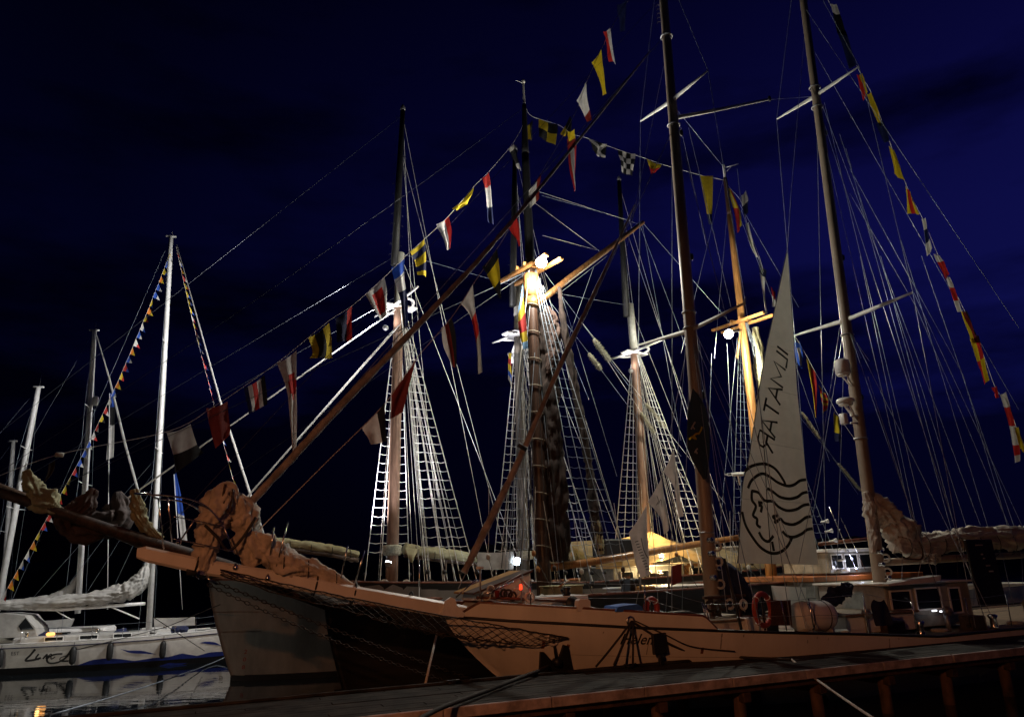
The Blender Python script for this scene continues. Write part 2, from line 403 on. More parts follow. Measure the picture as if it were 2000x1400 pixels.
# quay lamp behind the photographer: the sodium light on hull and pier
LP = V((-7.5, -4.0, 1.9))
ql = thing('street_lamp', 'tall grey steel street lamp with sodium head on the quay edge', 'street lamp', LP)
mk('post', tube([LP, LP + V((0, 0, 6.6)), LP + V((0.25, .3, 7.1)), LP + V((0.9, 1.1, 7.3))], [.09, .065, .05, .045], 10), M['galv'], ql)
mk('base', lathe(LP, [(.2, 0), (.2, .05), (.12, .1), (.12, .7), (.09, .75)], 12), M['galv'], ql)
mk('lamp_head', bbox(LP + V((1.15, 1.45, 7.32)), (.2, .26, 0), (.11, -.09, 0), (0, 0, .07), .03), M['galv'], ql)
E_na = emat('sodium_lens', (1, .5, .2), 25)
mk('lens', bbox(LP + V((1.15, 1.45, 7.235)), (.16, .2, 0), (.08, -.065, 0), (0, 0, .012), .005), E_na, ql)
lamp('SPOT', 'lamp_light', LP + V((1.15, 1.45, 7.15)), 5000, (1.0, 0.36, 0.135), ql, .22, aim=LP + V((6.5, 21, -3.6)), ang=92, blend=1.0)

# a second, white lamp added further along the quay to light the yachts
LP2 = V((-27.0, -3.0, 1.9))
ql2 = thing('street_lamp', 'grey steel lamp with a white head, added further along the quay to light the yachts', 'street lamp', LP2)
mk('post', tube([LP2, LP2 + V((0, 0, 5.6)), LP2 + V((.15, .4, 6.0)), LP2 + V((.4, 1.2, 6.15))], [.09, .065, .05, .045], 10), M['galv'], ql2)
mk('base', lathe(LP2, [(.2, 0), (.2, .05), (.12, .1), (.12, .7), (.09, .75)], 12), M['galv'], ql2)
mk('lamp_head', bbox(LP2 + V((.5, 1.5, 6.17)), (.09, .3, 0), (.13, -.04, 0), (0, 0, .07), .03), M['galv'], ql2)
mk('lens', bbox(LP2 + V((.5, 1.5, 6.085)), (.07, .24, 0), (.1, -.03, 0), (0, 0, .012), .005), emat('added_white_lens', (1, .93, .78), 25), ql2)
lamp('SPOT', 'lamp_light', LP2 + V((.5, 1.5, 6.0)), 7000, (1.0, 0.93, 0.76), ql2, .2, aim=LP2 + V((7, 32, -3.5)), ang=50, blend=1.0)
# ------------------------------------------------------------------ wooden pier
PD = V((.92, .387, 0)).normalized(); PN = V((-PD.y, PD.x, 0))
PZ = 1.2
p_far = atZ(850, 1337, PZ); p_near = atZ(850, 1382, PZ)
WID = (p_far - p_near).dot(PN)
PO = V((p_far.x, p_far.y, 0))
pier = thing('pier', 'long grey timber pier with pale edge beams on rusty piles', 'pier', PO)
def pw(a, t, z): return PO + PD * a - PN * t + V((0, 0, z))      # a along, t from the far edge toward the quay
NB = 11; A0, A1 = -14.0, 30.0
bw = WID / NB
for i in range(NB):
    a = A0 - random.uniform(0, 3)
    while a < A1:
        L_ = random.choice((4.2, 4.8, 5.4)); e = min(a + L_, A1)
        dz = random.uniform(-.006, .006)
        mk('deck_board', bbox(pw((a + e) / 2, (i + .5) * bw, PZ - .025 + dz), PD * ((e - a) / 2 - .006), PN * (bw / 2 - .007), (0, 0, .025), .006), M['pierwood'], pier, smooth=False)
        a = e
a = A0
while a < A1:
    L_ = random.uniform(2.0, 2.5); e = a + L_
    mk('edge_beam', bbox(pw((a + e) / 2, WID + .05 + random.uniform(-.006, .006), PZ - .10), PD * (L_ / 2 - .008), PN * .05, (0, 0, .095), .012), M['fascia'], pier, smooth=False)
    a = e
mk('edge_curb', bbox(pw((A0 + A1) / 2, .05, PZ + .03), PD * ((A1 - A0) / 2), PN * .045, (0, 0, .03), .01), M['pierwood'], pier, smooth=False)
for t in (.15, WID * .5, WID - .12):
    mk('stringer', bbox(pw((A0 + A1) / 2, t, PZ - .20), PD * ((A1 - A0) / 2), PN * .08, (0, 0, .14), .01), M['darkwood'], pier, smooth=False)
a = A0 + .9
while a < A1:
    mk('cross_beam', bbox(pw(a, WID / 2, PZ - .45), PD * .1, PN * (WID / 2 - .02), (0, 0, .1), .01), M['darkwood'], pier, smooth=False)
    for t in (.35, WID - .3):
        lean = random.uniform(-.05, .05)
        pts = [pw(a + lean * k, t, PZ - .36 - k * .72) for k in range(4)]
        mk('pile', tube(pts, [.135, .14, .145, .15], 12), M['pile'], pier)
    a += 2.15
for px, py in ((1478, 1274), (1207, 1297), (880, 1333)):
    q = atZ(px, py, PZ + .03); s_ = (q - PO).dot(PD)
    c = pw(s_, .22, PZ + .008)
    mk('mooring_cleat', join(bbox(c + V((0, 0, .03)), PD * .09, PN * .035, (0, 0, .03), .01), tube([c + PD * -.17 + V((0, 0, .085)), c + PD * -.08 + V((0, 0, .075)), c + PD * .08 + V((0, 0, .075)), c + PD * .17 + V((0, 0, .085))], .022, 8)), M['black'], pier)

# ------------------------------------------------------------------ hulls
class Hull:
    def __init__(s, fr, s0, L, zs, B, Le, over, near=-1, zb=-.5, aft=.35, aftstart=.6, flare=.16, stern_over=1.2):
        s.fr, s.s0, s.L, s.zs, s.B, s.Le, s.over, s.near = fr, s0, L, zs, B, Le, over, near
        s.zb, s.aft, s.aftstart, s.flare, s.so = zb, aft, aftstart, flare, stern_over
    def zn(s, a, z): return max(0., min(1.15, (z - s.zb) / (s.zs(a) - s.zb)))
    def stem(s, z):
        q = max(0., min(1., (z - s.zb) / (s.zs(s.s0) - s.zb))); return s.s0 + s.over * (1 - q) ** 1.35
    def end(s, z):
        q = max(0., min(1., (z - s.zb) / (s.zs(s.s0 + s.L) - s.zb))); return s.s0 + s.L - s.so * (1 - q)
    def half(s, a, z):
        e = a - s.stem(z)
        if e <= 0: return 0.015
        b = s.B * math.sin(PI / 2 * min(1, e / s.Le)) ** .8
        u = (a - s.s0) / s.L
        if u > s.aftstart: b *= 1 - s.aft * ((u - s.aftstart) / (1 - s.aftstart)) ** 2
        return max(.015, b * (1 - s.flare * max(0., 1 - s.zn(a, z)) ** 1.4))
    def mesh(s, ns=56, nv=10, v0=0., v1=1.):
        vs = []; fs = []; nv1 = nv + 1
        for sd in (-1, 1):
            for i in range(ns + 1):
                for j in range(nv1):
                    v = v0 + (v1 - v0) * j / nv
                    u = (i / ns) ** 1.35
                    z0 = s.zb + v * (s.zs(s.s0) - s.zb); zE = s.zb + v * (s.zs(s.s0 + s.L) - s.zb)
                    a = s.stem(z0) + (s.end(zE) - s.stem(z0)) * u
                    z = s.zb + v * (s.zs(a) - s.zb)
                    b = s.half(a, z) if i else .015
                    vs.append(s.fr.w(a, sd * b, z))
        n1 = (ns + 1) * nv1
        for sd in range(2):
            for i in range(ns):
                for j in range(nv):
                    q = sd * n1 + i * nv1 + j; f = (q, q + nv1, q + nv1 + 1, q + 1)
                    fs.append(f if sd == 0 else f[::-1])
        for j in range(nv):   # transom
            q = ns * nv1 + j; r = n1 + ns * nv1 + j; fs.append((q, q + 1, r + 1, r))
        for j in range(nv):   # stem strip
            q = j; r = n1 + j; fs.append((q, r, r + 1, q + 1))
        return vs, fs
    def deck(s, dz=-.05, ns=40):
        vs = []; fs = []
        for i in range(ns + 1):
            a = s.s0 + .05 + (s.L - .1) * i / ns; z = s.zs(a) + dz; b = max(.02, s.half(a, z) - .02)
            vs += [s.fr.w(a, -b, z), s.fr.w(a, 0, z + .05), s.fr.w(a, b, z)]
        for i in range(ns):
            q = 3 * i; fs += [(q, q + 3, q + 4, q + 1), (q + 1, q + 4, q + 5, q + 2)]
        return vs, fs
    def side(s, a, z, sd=None, off=0.006):
        sd = s.near if sd is None else sd
        return s.fr.w(a, sd * (s.half(a, z) + off), z)
    def pix(s, px, py, off=0.):
        """pixel to (along, height) on the near side"""
        t = s.near * s.B * .8
        for k in range(25):
            p = s.fr.pl(px, py, t); a = s.fr.s_of(p); t = .5 * t + .5 * s.near * (s.half(a, p.z) + off)
        return a, p.z
    def strip(s, a0, a1, zf0, zf1, off=.01, n=40, sd=None):
        """band on the hull skin between two heights (functions of a)"""
        vs = []; fs = []
        for i in range(n + 1):
            a = a0 + (a1 - a0) * i / n
            vs += [s.side(a, zf0(a), sd, off), s.side(a, zf1(a), sd, off)]
        for i in range(n): fs.append((2 * i, 2 * i + 2, 2 * i + 3, 2 * i + 1))
        return vs, fs
    def railtube(s, a0, a1, zf, r, off=0., n=40, sd=None, flat=1.):
        return tube([s.side(a0 + (a1 - a0) * i / n, zf(a0 + (a1 - a0) * i / n), sd, off) for i in range(n + 1)], r, 8, flat=flat)
def interp(tab):
    tab = sorted(tab)
    def f(x):
        if x <= tab[0][0]: return tab[0][1]
        for (x0, y0), (x1, y1) in zip(tab, tab[1:]):
            if x <= x1:
                return y0 + (y1 - y0) * (x - x0) / (x1 - x0)
        return tab[-1][1]
    return f
def window(parent, c, u, v, nrm, wu, hv, frame=M['white'], fw=.05, name='window'):
    """framed pane on a wall: u along, v up"""
    u = V(u).normalized(); v = V(v).normalized(); nrm = V(nrm).normalized(); c = V(c)
    parts = []
    for sg in (-1, 1):
        parts.append(box(c + v * (sg * (hv / 2 + fw / 2)) + nrm * .015, u * (wu / 2 + fw), v * (fw / 2), nrm * .02))
        parts.append(box(c + u * (sg * (wu / 2 + fw / 2)) + nrm * .015, u * (fw / 2), v * (hv / 2), nrm * .02))
    w_ = mk(name, join(*parts), frame, parent, smooth=False)
    mk('pane', box(c, u * (wu / 2), v * (hv / 2), nrm * .008), M['glass'], w_, smooth=False)
    return w_
def line(name, parent, p, q, r, m, sag=0., n=5):
    return mk(name, tube(seg(p, q, sag), r, n, cap=False), m, parent)
def clothgrid(L, R, nu=12, nv=12, nrm=None, amp=.03, seed=0., k=6):
    """cloth between two edge polylines"""
    Ls = smoothpath(L, k) if len(L) > 2 else [V(L[0]).lerp(V(L[1]), i / 8) for i in range(9)]
    Rs = smoothpath(R, k) if len(R) > 2 else [V(R[0]).lerp(V(R[1]), i / 8) for i in range(9)]
    def samp(P, v):
        x = v * (len(P) - 1); i = min(int(x), len(P) - 2); return P[i].lerp(P[i + 1], x - i)
    vs = []; fs = []
    for j in range(nv + 1):
        v = j / nv; a = samp(Ls, v); b = samp(Rs, v)
        for i in range(nu + 1):
            u = i / nu; p = a.lerp(b, u)
            if nrm is not None:
                w_ = math.sin(u * 7.5 + seed * 1.7 + v * 2.2) * .6 + math.sin(v * 5 + u * 3 + seed) * .4 + .8 * noise.noise(V((u * 2.5, v * 2.5, seed)))
                edge = .35 + .65 * min(1, v * 2.5)
                p = p + nrm * (amp * w_ * edge) + V((0, 0, -amp * .8 * math.sin(PI * u) * (1 - v)))
            vs.append(p)
    for j in range(nv):
        for i in range(nu):
            q = j * (nu + 1) + i; fs.append((q, q + 1, q + nu + 2, q + nu + 1))
    return vs, fs
def mast_line(fr, base, top, t=0.):
    """straight spar between two pixels in the vessel's centre plane, tapered path"""
    return fr.pl(*base, t), fr.pl(*top, t)
def ratlines(parent, shr, z0, z1, step, m, r=.011, seed=0):
    """rope rungs across a set of shrouds given as (bottom, top) pairs"""
    z = z0; k = 0
    while z < z1:
        pts = []
        sag = .02 + .05 * (.5 + .5 * math.sin(k * 1.7 + seed)) * max(0.15, 1 - (z - z0) / (z1 - z0))
        for i, (b, t) in enumerate(shr):
            u = (z - b.z) / (t.z - b.z)
            if 0 <= u <= 1:
                p = b.lerp(t, u)
                if pts:
                    mid = (pts[-1] + p) / 2; mid.z -= sag; pts.append(mid)
                pts.append(p)
        if len(pts) > 2: mk('ratline', tube(pts, r, 4, cap=False), m, parent)
        z += step; k += 1
def baggy(parent, p, q, r=.1, seed=0, m=None):
    """bottle-brush chafing gear on a stay: a core with hundreds of loose yarn ends"""
    p = V(p); q = V(q); t = (q - p).normalized(); L_ = (q - p).length; rnd = random.Random(seed)
    e1 = (V((0, 0, 1)) - t * t.z).normalized(); e2 = t.cross(e1)
    vs, fs = tube(seg(p, q, 0, 8), [r * .4] * 8, 8)
    vs = list(vs); fs = list(fs)
    for k in range(int(420 * L_)):
        u = rnd.random(); a = rnd.uniform(0, 2 * PI); c = p + t * (L_ * u); d = e1 * math.cos(a) + e2 * math.sin(a)
        ln = r * rnd.uniform(.75, 1.25) * (.6 + .4 * min(1, u * 6, (1 - u) * 6))
        tip = c + d * ln + t * rnd.uniform(-.05, .05) + V((0, 0, -.3 * ln)); w_ = t * .014 + (e2 * math.cos(a) - e1 * math.sin(a)) * .014
        b = len(vs); vs += [c + d * r * .3 - w_, c + d * r * .3 + w_, tip]; fs.append((b, b + 1, b + 2))
    return mk('baggywrinkle', (vs, fs), m or M['fluff'], parent, smooth=False)
# ------------------------------------------------------------------ HELENA: white steel schooner behind the pier
DH = 23.5
H = Frame(atY(1388, 1190, DH), (.92, .387))
H.P.z = 0
zh = interp([(-30, 2.3)])
hl = Hull(H, 0, 31, lambda a: 2.0, 3.3, 9.0, 3.6, near=-1, flare=.14)
stem_pt = H.pl(868, 1203); S0 = H.s_of(stem_pt); hl.s0 = S0
tabz = [hl.pix(*q) for q in ((905, 1204), (1000, 1211), (1100, 1216), (1240, 1224), (1345, 1228), (1500, 1233), (1700, 1237), (1830, 1241))]
tabz = [(S0, stem_pt.z)] + tabz
tabz += [(tabz[-1][0] + 4, tabz[-1][1] + .02), (S0 + 31, tabz[-1][1] + .25)]
hl.zs = interp(tabz)
ship = thing('sailing_ship', 'white steel two-masted schooner with long bowsprit lit orange, moored behind the pier', 'sailing ship', H.w(S0 + 12, 0, 0))
mk('hull', hl.mesh(80, 14), M['hullwhite'], ship)
mk('deck', hl.deck(-.12), M['teak'], ship)
mk('rubbing_strake', hl.railtube(S0 + .15, S0 + 30.5, lambda a: hl.zs(a) - .015, .035, .01, 70), M['black'], ship)
mk('rubbing_strake', hl.railtube(S0 + .15, S0 + 30.5, lambda a: hl.zs(a) - .015, .035, .01, 70, sd=1), M['black'], ship)
# raised bulwark round the foredeck
ab0, _ = hl.pix(893, 1201); ab1, _ = hl.pix(937, 1178); ab2, _ = hl.pix(1376, 1204); ab3, _ = hl.pix(1402, 1228)
zt1 = hl.pix(937, 1178)[1]; zt2 = hl.pix(1376, 1204)[1]; ztm = hl.pix(1150, 1190)[1]; abm = hl.pix(1150, 1190)[0]
btop = interp([(ab0, hl.zs(ab0)), (ab1, zt1), (abm, ztm), (ab2, zt2), (ab3, hl.zs(ab3))])
for sd in (-1, 1):
    vs, fs = hl.strip(ab0, ab3, lambda a: hl.zs(a) - .03, btop, .0, 60, sd)
    v2, f2 = hl.strip(ab0, ab3, lambda a: hl.zs(a) - .03, btop, -.07, 60, sd)
    mk('bulwark', join((vs, fs), (v2, f2)), M['hullwhite'], ship)
    mk('cap_rail', hl.railtube(ab0, ab3, lambda a: btop(a) + .012, .045, -.035, 60, sd, flat=.45), M['rail'], ship)
# white bow chock horn
c0 = hl.pix(885, 1190)
hp = [H.pl(x, y, -.42) for x, y in ((858, 1201), (866, 1190), (872, 1172), (881, 1166), (889, 1169), (893, 1182), (908, 1198), (905, 1205))]
mk('bow_chock', prism(hp, H.n * .14), M['white'], ship, smooth=False)
# bowsprit: white box spar
bs = [(268, 1080, .11, .17), (285, 1082, .17, .22), (400, 1107, .175, .24), (560, 1133, .18, .26), (700, 1160, .18, .28), (850, 1187, .20, .34), (960, 1205, .16, .34)]
vs = []; fs = []
for (x, y, h, w_) in bs:
    p = H.pl(x, y)
    for (i, j) in ((-1, -.7), (-.75, -1), (.75, -1), (1, -.7), (1, .7), (.75, 1), (-.75, 1), (-1, .7)):
        vs.append(p + H.n * (w_ * i) + V((0, 0, h * j)))
for i in range(len(bs) - 1):
    for k in range(8): fs.append((i * 8 + k, i * 8 + (k + 1) % 8, i * 8 + 8 + (k + 1) % 8, i * 8 + 8 + k))
fs += [tuple(range(8)), tuple((len(bs) - 1) * 8 + k for k in range(7, -1, -1))]
bsp = mk('bowsprit', (vs, fs), M['hullwhite'], ship, smooth=False)
for x in (385, 615, 690, 800):
    p = H.pl(x, 1080 + (x - 268) * .182)
    mk('iron_band', torus(p, .27, .025, H.d + V((0, 0, -.2)), 18, 6), M['black'], bsp)
# deadlight glass block under the spar end, catching the lamp
g = H.pl(394, 1121, -.2)
mk('chain_plate', lathe(g, [(.0, -.12), (.10, -.08), (.125, 0), (.10, .08), (0, .12)], 8, V((1, 0, -.3))), M['steel'], bsp, smooth=False)
mk('chain_plate', bbox(H.pl(375, 1112, -.19), H.d * .12, H.n * .04, (0, 0, .13), .02), M['black'], bsp)
# bobstays: chain links
def chain(name, p, q, parent, link=.115, r=.012, sag=0.1):
    L_ = (q - p).length; n = int(L_ / link); P = seg(p, q, sag, n + 1); parts = []
    for i in range(n):
        a, b = P[i], P[i + 1]; t = (b - a).normalized(); s_ = V((0, 0, 1)).cross(t).normalized(); u = t.cross(s_)
        w_ = s_ if i % 2 else u
        h = link * .62; c = (a + b) / 2
        pts = [c + t * (h * math.cos(k * PI / 4)) + w_ * (.036 * math.sin(k * PI / 4)) for k in range(8)]
        parts.append(tube(pts + [pts[0]], r, 4, cap=False))
    return mk(name, join(*parts), M['darkrope'], parent)
stem_w = H.w(hl.stem(.35), 0, .35)
chain('bobstay_chain', H.pl(420, 1135, -.1), stem_w, ship)
chain('bobstay_chain', H.pl(405, 1140, .1), H.w(hl.stem(.05), 0, .05), ship, sag=.25)
mk('bobstay_link', tube([H.pl(398, 1124, -.1), H.pl(424, 1140, -.1)], .03, 6), M['steel'], ship)
# pulpit of bent steel rail on the bowsprit
def rail(pts, r=.022, m=M['steel'], name='pulpit_rail', parent=ship): return mk(name, tube(smoothpath(pts, 6), r, 6), m, parent)
tn = -.5
rail([H.pl(x, y, tn) for x, y in ((288, 966), (330, 968), (372, 975), (400, 987), (415, 1000), (430, 1018))])
rail([H.pl(x, y, .5) for x, y in ((288, 962), (310, 974), (350, 978), (380, 990), (400, 1010))])
rail([H.pl(288, 966, tn), H.w(H.s_of(H.pl(286, 964)) - .25, 0, H.pl(286, 964).z), H.pl(288, 962, .5)])
rail([H.pl(x, y, tn) for x, y in ((337, 1008), (390, 1018), (437, 1028))], .014)
rail([H.pl(x, y, tn) for x, y in ((337, 1051), (390, 1062), (457, 1077))], .014)
for a_, b_ in (((309, 972), (320, 1072)), ((327, 966), (336, 1058)), ((437, 1028), (459, 1082)), ((380, 1015), (350, 1058)), ((535, 1030), (524, 1110)), ((562, 1020), (535, 1125)), ((679, 1065), (666, 1128)), ((712, 1075), (690, 1150))):
    mk('stanchion', tube(seg(H.pl(*a_, tn), H.pl(*b_, -.22)), .02, 6), M['steel'], ship)
for (x, y) in ((349, 1058), (460, 1108), (523, 1128)):
    mk('stanchion_base', lathe(H.pl(x, y, -.24), [(.06, -.05), (.075, 0), (.04, .06), (.02, .1)], 8), M['steel'], ship)
# bowsprit net
parts = []
net_up = interp([(430, 1112), (600, 1150), (800, 1190), (900, 1208), (1000, 1226), (1110, 1245)])
net_lo = interp([(430, 1122), (560, 1165), (660, 1186), (760, 1215), (860, 1240), (960, 1252), (1040, 1262), (1110, 1246)])
NX = 64; NYn = 5; G = []
for i in range(NX + 1):
    x = 430 + (1110 - 430) * i / NX; u = i / NX; row = []
    for j in range(NYn + 1):
        v = j / NYn
        y = net_up(x) + (net_lo(x) - net_up(x)) * v + 2.5 * noise.noise(V((i * .5, j * .9, 2)))
        t = -.3 - .75 * math.sin(PI * min(1, u * 1.15)) * (1 - .55 * v) - 1.35 * max(0, (u - .55) / .45) ** 1.3
        row.append(H.pl(x, y, t))
    G.append(row)
for i in range(NX):
    for j in range(NYn):
        if (i + j) % 2 == 0: parts.append(tube([G[i][j], G[i + 1][j + 1]], .009, 3, cap=False))
        else: parts.append(tube([G[i + 1][j], G[i][j + 1]], .009, 3, cap=False))
parts.append(tube([r_[0] for r_ in G], .016, 4)); parts.append(tube([r_[-1] for r_ in G], .014, 4))
mk('safety_net', join(*parts), M['darkrope'], ship)
rn = random.Random(4)
for k in range(7):   # slack bunched meshes along the lower edge
    i0 = rn.randint(24, 44); i1 = min(NX - 2, i0 + rn.randint(10, 22)); tb = []
    for i in range(i0, i1 + 1):
        b_ = G[i][NYn].lerp(G[i][NYn - 1], rn.random() * .8)
        tb.append(b_ + V((rn.uniform(-.03, .03), 0, rn.uniform(-.09, .05))))
    mk('slack_netting', tube(smoothpath(tb, 3), .013, 4), M['darkrope'], ship)
# bunched jib: heap at the stay foot and the roll lying along the spar
def hb(pts, t=0.): return [H.pl(x, y, t) for x, y in pts]
jb = mk('bunched_jib', join(bundle(hb([(394, 1128), (400, 1085), (412, 1030), (428, 985), (446, 962), (460, 985)], -.12), [.10, .24, .30, .34, .24, .06], 1, 34, 16, .55, 9),
     bundle(hb([(446, 965), (470, 990), (478, 1020), (486, 1050), (492, 1085), (500, 1105)], .05), [.08, .26, .34, .32, .30, .16], 2, 34, 16, .55, 8),
     bundle(hb([(480, 1040), (510, 1068), (545, 1092), (590, 1108), (640, 1126), (700, 1150)], -.08), [.12, .34, .30, .24, .19, .07], 3, 34, 16, .5, 7)), M['sail'], ship)
mk('sail_tie', join(*[torus(H.pl(x, y, -.05), R, .012, H.d, 16, 5) for x, y, R in ((552, 1096, .33), (600, 1112, .27), (655, 1132, .20))]), M['darkrope'], jb)
mk('sail_tie', tube(smoothpath(hb([(400, 1025), (425, 1050), (445, 1075), (470, 1055), (500, 1010)], -.42), 5), .035, 6), M['black'], jb)
mk('sail_tie', tube(smoothpath(hb([(440, 945), (436, 975), (448, 1000), (455, 955)], -.35), 5), .03, 6), M['darkwood'], jb)
# masts
def spar(name, p, q, r0, r1, m, parent, n=16, over=0., k=10):
    d = (q - p); q2 = q + d * over
    return mk(name, tube([p.lerp(q2, i / (k - 1)) for i in range(k)], [r0 + (r1 - r0) * i / (k - 1) for i in range(k)], n), m, parent)
m1b, m1t = mast_line(H, (1393, 1195), (1296, 0))
m2b, m2t = mast_line(H, (1727, 1205), (1569, 0))
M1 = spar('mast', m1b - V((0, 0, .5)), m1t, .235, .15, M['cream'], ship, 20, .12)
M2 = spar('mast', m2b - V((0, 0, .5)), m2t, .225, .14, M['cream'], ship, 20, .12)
def onmast(b, t, px, py, fr):
    """point of the mast axis at the height of a pixel"""
    p = fr.pl(px, py); u = (p.z - b.z) / (t.z - b.z); return b.lerp(t, u)
def spreader(parent, b, t, fr, cpx, near, far, r0=.10, r1=.035, m=M['white'], name='spreader'):
    c = onmast(b, t, *cpx, fr)
    for e in (near, far):
        q = fr.tr(c, *e)
        mk(name, tube([c, c.lerp(q, .12), c.lerp(q, .5), q], [r0, r0 * .95, r0 * .72, r1], 8, flat=.5), m, parent)
    return fr.tr(c, *near), fr.tr(c, *far)
M['spread'] = mat('white_spreader_paint', (.78, .77, .73), .4, var=.08)
M['spreadgrey'] = mat('grey_spreader_paint', (.46, .44, .40), .5, var=.12)
s1n, s1f = spreader(M1, m1b, m1t, H, (1314, 197), (1383, 138), (1251, 237), m=M['spread'])
s2n, s2f = spreader(M1, m1b, m1t, H, (1347, 645), (1456, 591), (1247, 674), m=M['spreadgrey'], r0=.09)
s3n, s3f = spreader(M2, m2b, m2t, H, (1597, 188), (1678, 130), (1517, 233), m=M['spread'])
s4n, s4f = spreader(M2, m2b, m2t, H, (1648, 625), (1783, 571), (1552, 655), m=M['spread'], r0=.09)
c = onmast(m1b, m1t, 1322, 233, H)
st = mk('strut', tube([c, H.pl(1400, 215), H.pl(1503, 194)], [.075, .07, .05], 8), M['spread'], M1)
mk('strut_end', lathe(H.pl(1503, 193), [(.05, -.1), (.07, 0), (.05, .1)], 8), M['black'], st)
for b, t, pts in ((m1b, m1t, ((1301, 72), (1317, 245), (1340, 610), (1338, 640), (1385, 1040))), (m2b, m2t, ((1592, 172), (1596, 210), (1660, 655), (1681, 857)))):
    for i, (x, y) in enumerate(pts):
        c = onmast(b, t, x, y, H)
        mk('mast_band', torus(c, .215, .03, (t - b), 18, 6), M['galv'], M1 if b is m1b else M2)
for k in range(5):
    c = onmast(m1b, m1t, 1297, 10 + k * 8, H)
    mk('mast_step', tube([c - R_ * .16, c - R_ * .30, c - R_ * .30 - V((0, 0, .08))], .014, 5), M['steel'], M1)
# stays with furled headsails
mk('furled_headsail', bundle([H.pl(x, y) for x, y in ((468, 1005), (650, 808), (830, 620), (1000, 432), (1270, 100))], [.095, .11, .09, .065, .025], 9, 10, 14, .14, 3), M['uvcover'], ship)
line('forestay', ship, H.pl(470, 1003), H.pl(1302, 66), .014, M['wire'])
mk('furled_staysail', bundle([H.pl(x, y) for x, y in ((906, 1118), (965, 1000), (1022, 880), (1100, 700), (1180, 530), (1240, 400))], [.09, .11, .09, .07, .045, .025], 11, 10, 12, .14, 3), M['uvcover'], ship)
line('inner_stay', ship, H.pl(895, 1150), H.pl(1318, 245), .014, M['wire'])
mk('sail_tie', tube([H.pl(1012, 868, -.1), H.pl(1028, 878, -.1)], .07, 8), M['black'], ship)
line('topmast_stay', ship, H.pl(300, 1062), H.pl(1296, -10), .007, M['thinwire'])
line('triatic_stay', ship, H.pl(1500, 195), onmast(m2b, m2t, 1600, 190, H), .010, M['wire'])
# shrouds from spreaders to the side deck
def sh(s_, t): return H.w(s_, t, hl.zs(s_) + .1)
sm1 = H.s_of(m1b); sm2 = H.s_of(m2b)
for b, t, up, lo, sm, top in ((m1b, m1t, (s1n, s1f), (s2n, s2f), sm1, m1t), (m2b, m2t, (s3n, s3f), (s4n, s4f), sm2, m2t)):
    for k, sd in ((0, -1), (1, 1)):
        hb_ = hl.half(sm, 2) - .15
        foot = sh(sm + .1, sd * hb_)
        line('shroud', ship, foot, lo[k], .011, M['wire']); line('shroud', ship, lo[k], up[k], .011, M['wire']); line('shroud', ship, up[k], top + (t - b) * .1, .011, M['wire'])
        cl = b.lerp(t, (lo[0].z - b.z) / (t.z - b.z)); cu = b.lerp(t, (up[0].z - b.z) / (t.z - b.z))
        for da in (-.9, 1.0): line('shroud', ship, sh(sm + da, sd * hb_), cl, .011, M['wire'])
        line('shroud', ship, sh(sm + .6, sd * hb_), cu, .011, M['wire'])
# running rigging of the aft mast (halyards, lazy jacks, backstays)
for a_, b_, t1 in (((1640, 262), (1893, 1045), 0), ((1652, 290), (1862, 1048), 0), ((1660, 378), (1790, 600), 0), ((1790, 600), (1998, 1090), -.5), ((1610, 200), (1812, 1050), 0),
                   ((1616, 300), (1790, 1055), -.3), ((1680, 500), (1790, 1030), .4), ((1720, 500), (1868, 1040), .6), ((1600, 190), (1915, 1025), .2), ((1785, 572), (2040, 1120), -1.5),
                   ((1590, 100), (1990, 800), 0), ((1660, 330), (1880, 730), .3), ((1880, 730), (1975, 1050), .3), ((1575, 20), (1990, 640), -.6), ((1660, 650), (1698, 705), -.4), ((1662, 655), (1682, 700), -.2),
                   ((1695, 735), (1800, 1060), -.4), ((1640, 640), (1600, 905), -.6), ((1600, 905), (1560, 1100), -.6), ((1565, 0), (1625, 480), .8), ((1625, 480), (1650, 640), .8), ((1760, 470), (1930, 1030), .5), ((1800, 500), (1985, 1040), .5),
                   ((1345, 250), (1428, 600), 0), ((1330, 250), (1380, 480), .4), ((1296, 130), (1225, 480), .5), ((1365, 660), (1432, 1190), -1.4), ((1355, 640), (1545, 1060), 0), ((1310, 200), (1416, 330), .5)):
    line('halyard', ship, H.pl(*a_, t1), H.pl(*b_, t1), .0095, M['wire'])
for x in (1300, 1420, 1455):
    line('halyard', ship, H.pl(1345 + (x - 1345) * .1, 660, -.2), H.pl(x, 1195, -1.5), .009, M['wire'])
# main boom with bunched sail, aft of the second mast
mk('boom', tube([H.pl(1722, 1098), H.pl(1860, 1090), H.pl(2080, 1080)], [.12, .13, .11], 12), M['cream'], ship)
ms = mk('bunched_mainsail', join(bundle(hb([(1695, 965), (1712, 990), (1735, 1010), (1760, 1045), (1790, 1075), (1830, 1086)]), [.16, .40, .48, .46, .34, .2], 21, 36, 16, .55, 9),
     bundle(hb([(1745, 1060), (1800, 1062), (1870, 1055), (1930, 1052), (2000, 1050), (2080, 1046)]), [.34, .40, .38, .42, .40, .38], 22, 34, 18, .42, 7)), M['sail'], ship)
mk('folded_luff', bundle(hb([(1690, 960), (1698, 985), (1700, 1010), (1705, 1040), (1707, 1080)], -.15), [.1, .18, .14, .15, .08], 23, 12, 8, .4), M['sail'], ms)
mk('sail_tie', tube(smoothpath(hb([(1795, 1058), (1802, 1075), (1798, 1092), (1765, 1090)], -.5), 5), .03, 6), M['darkwood'], ms)
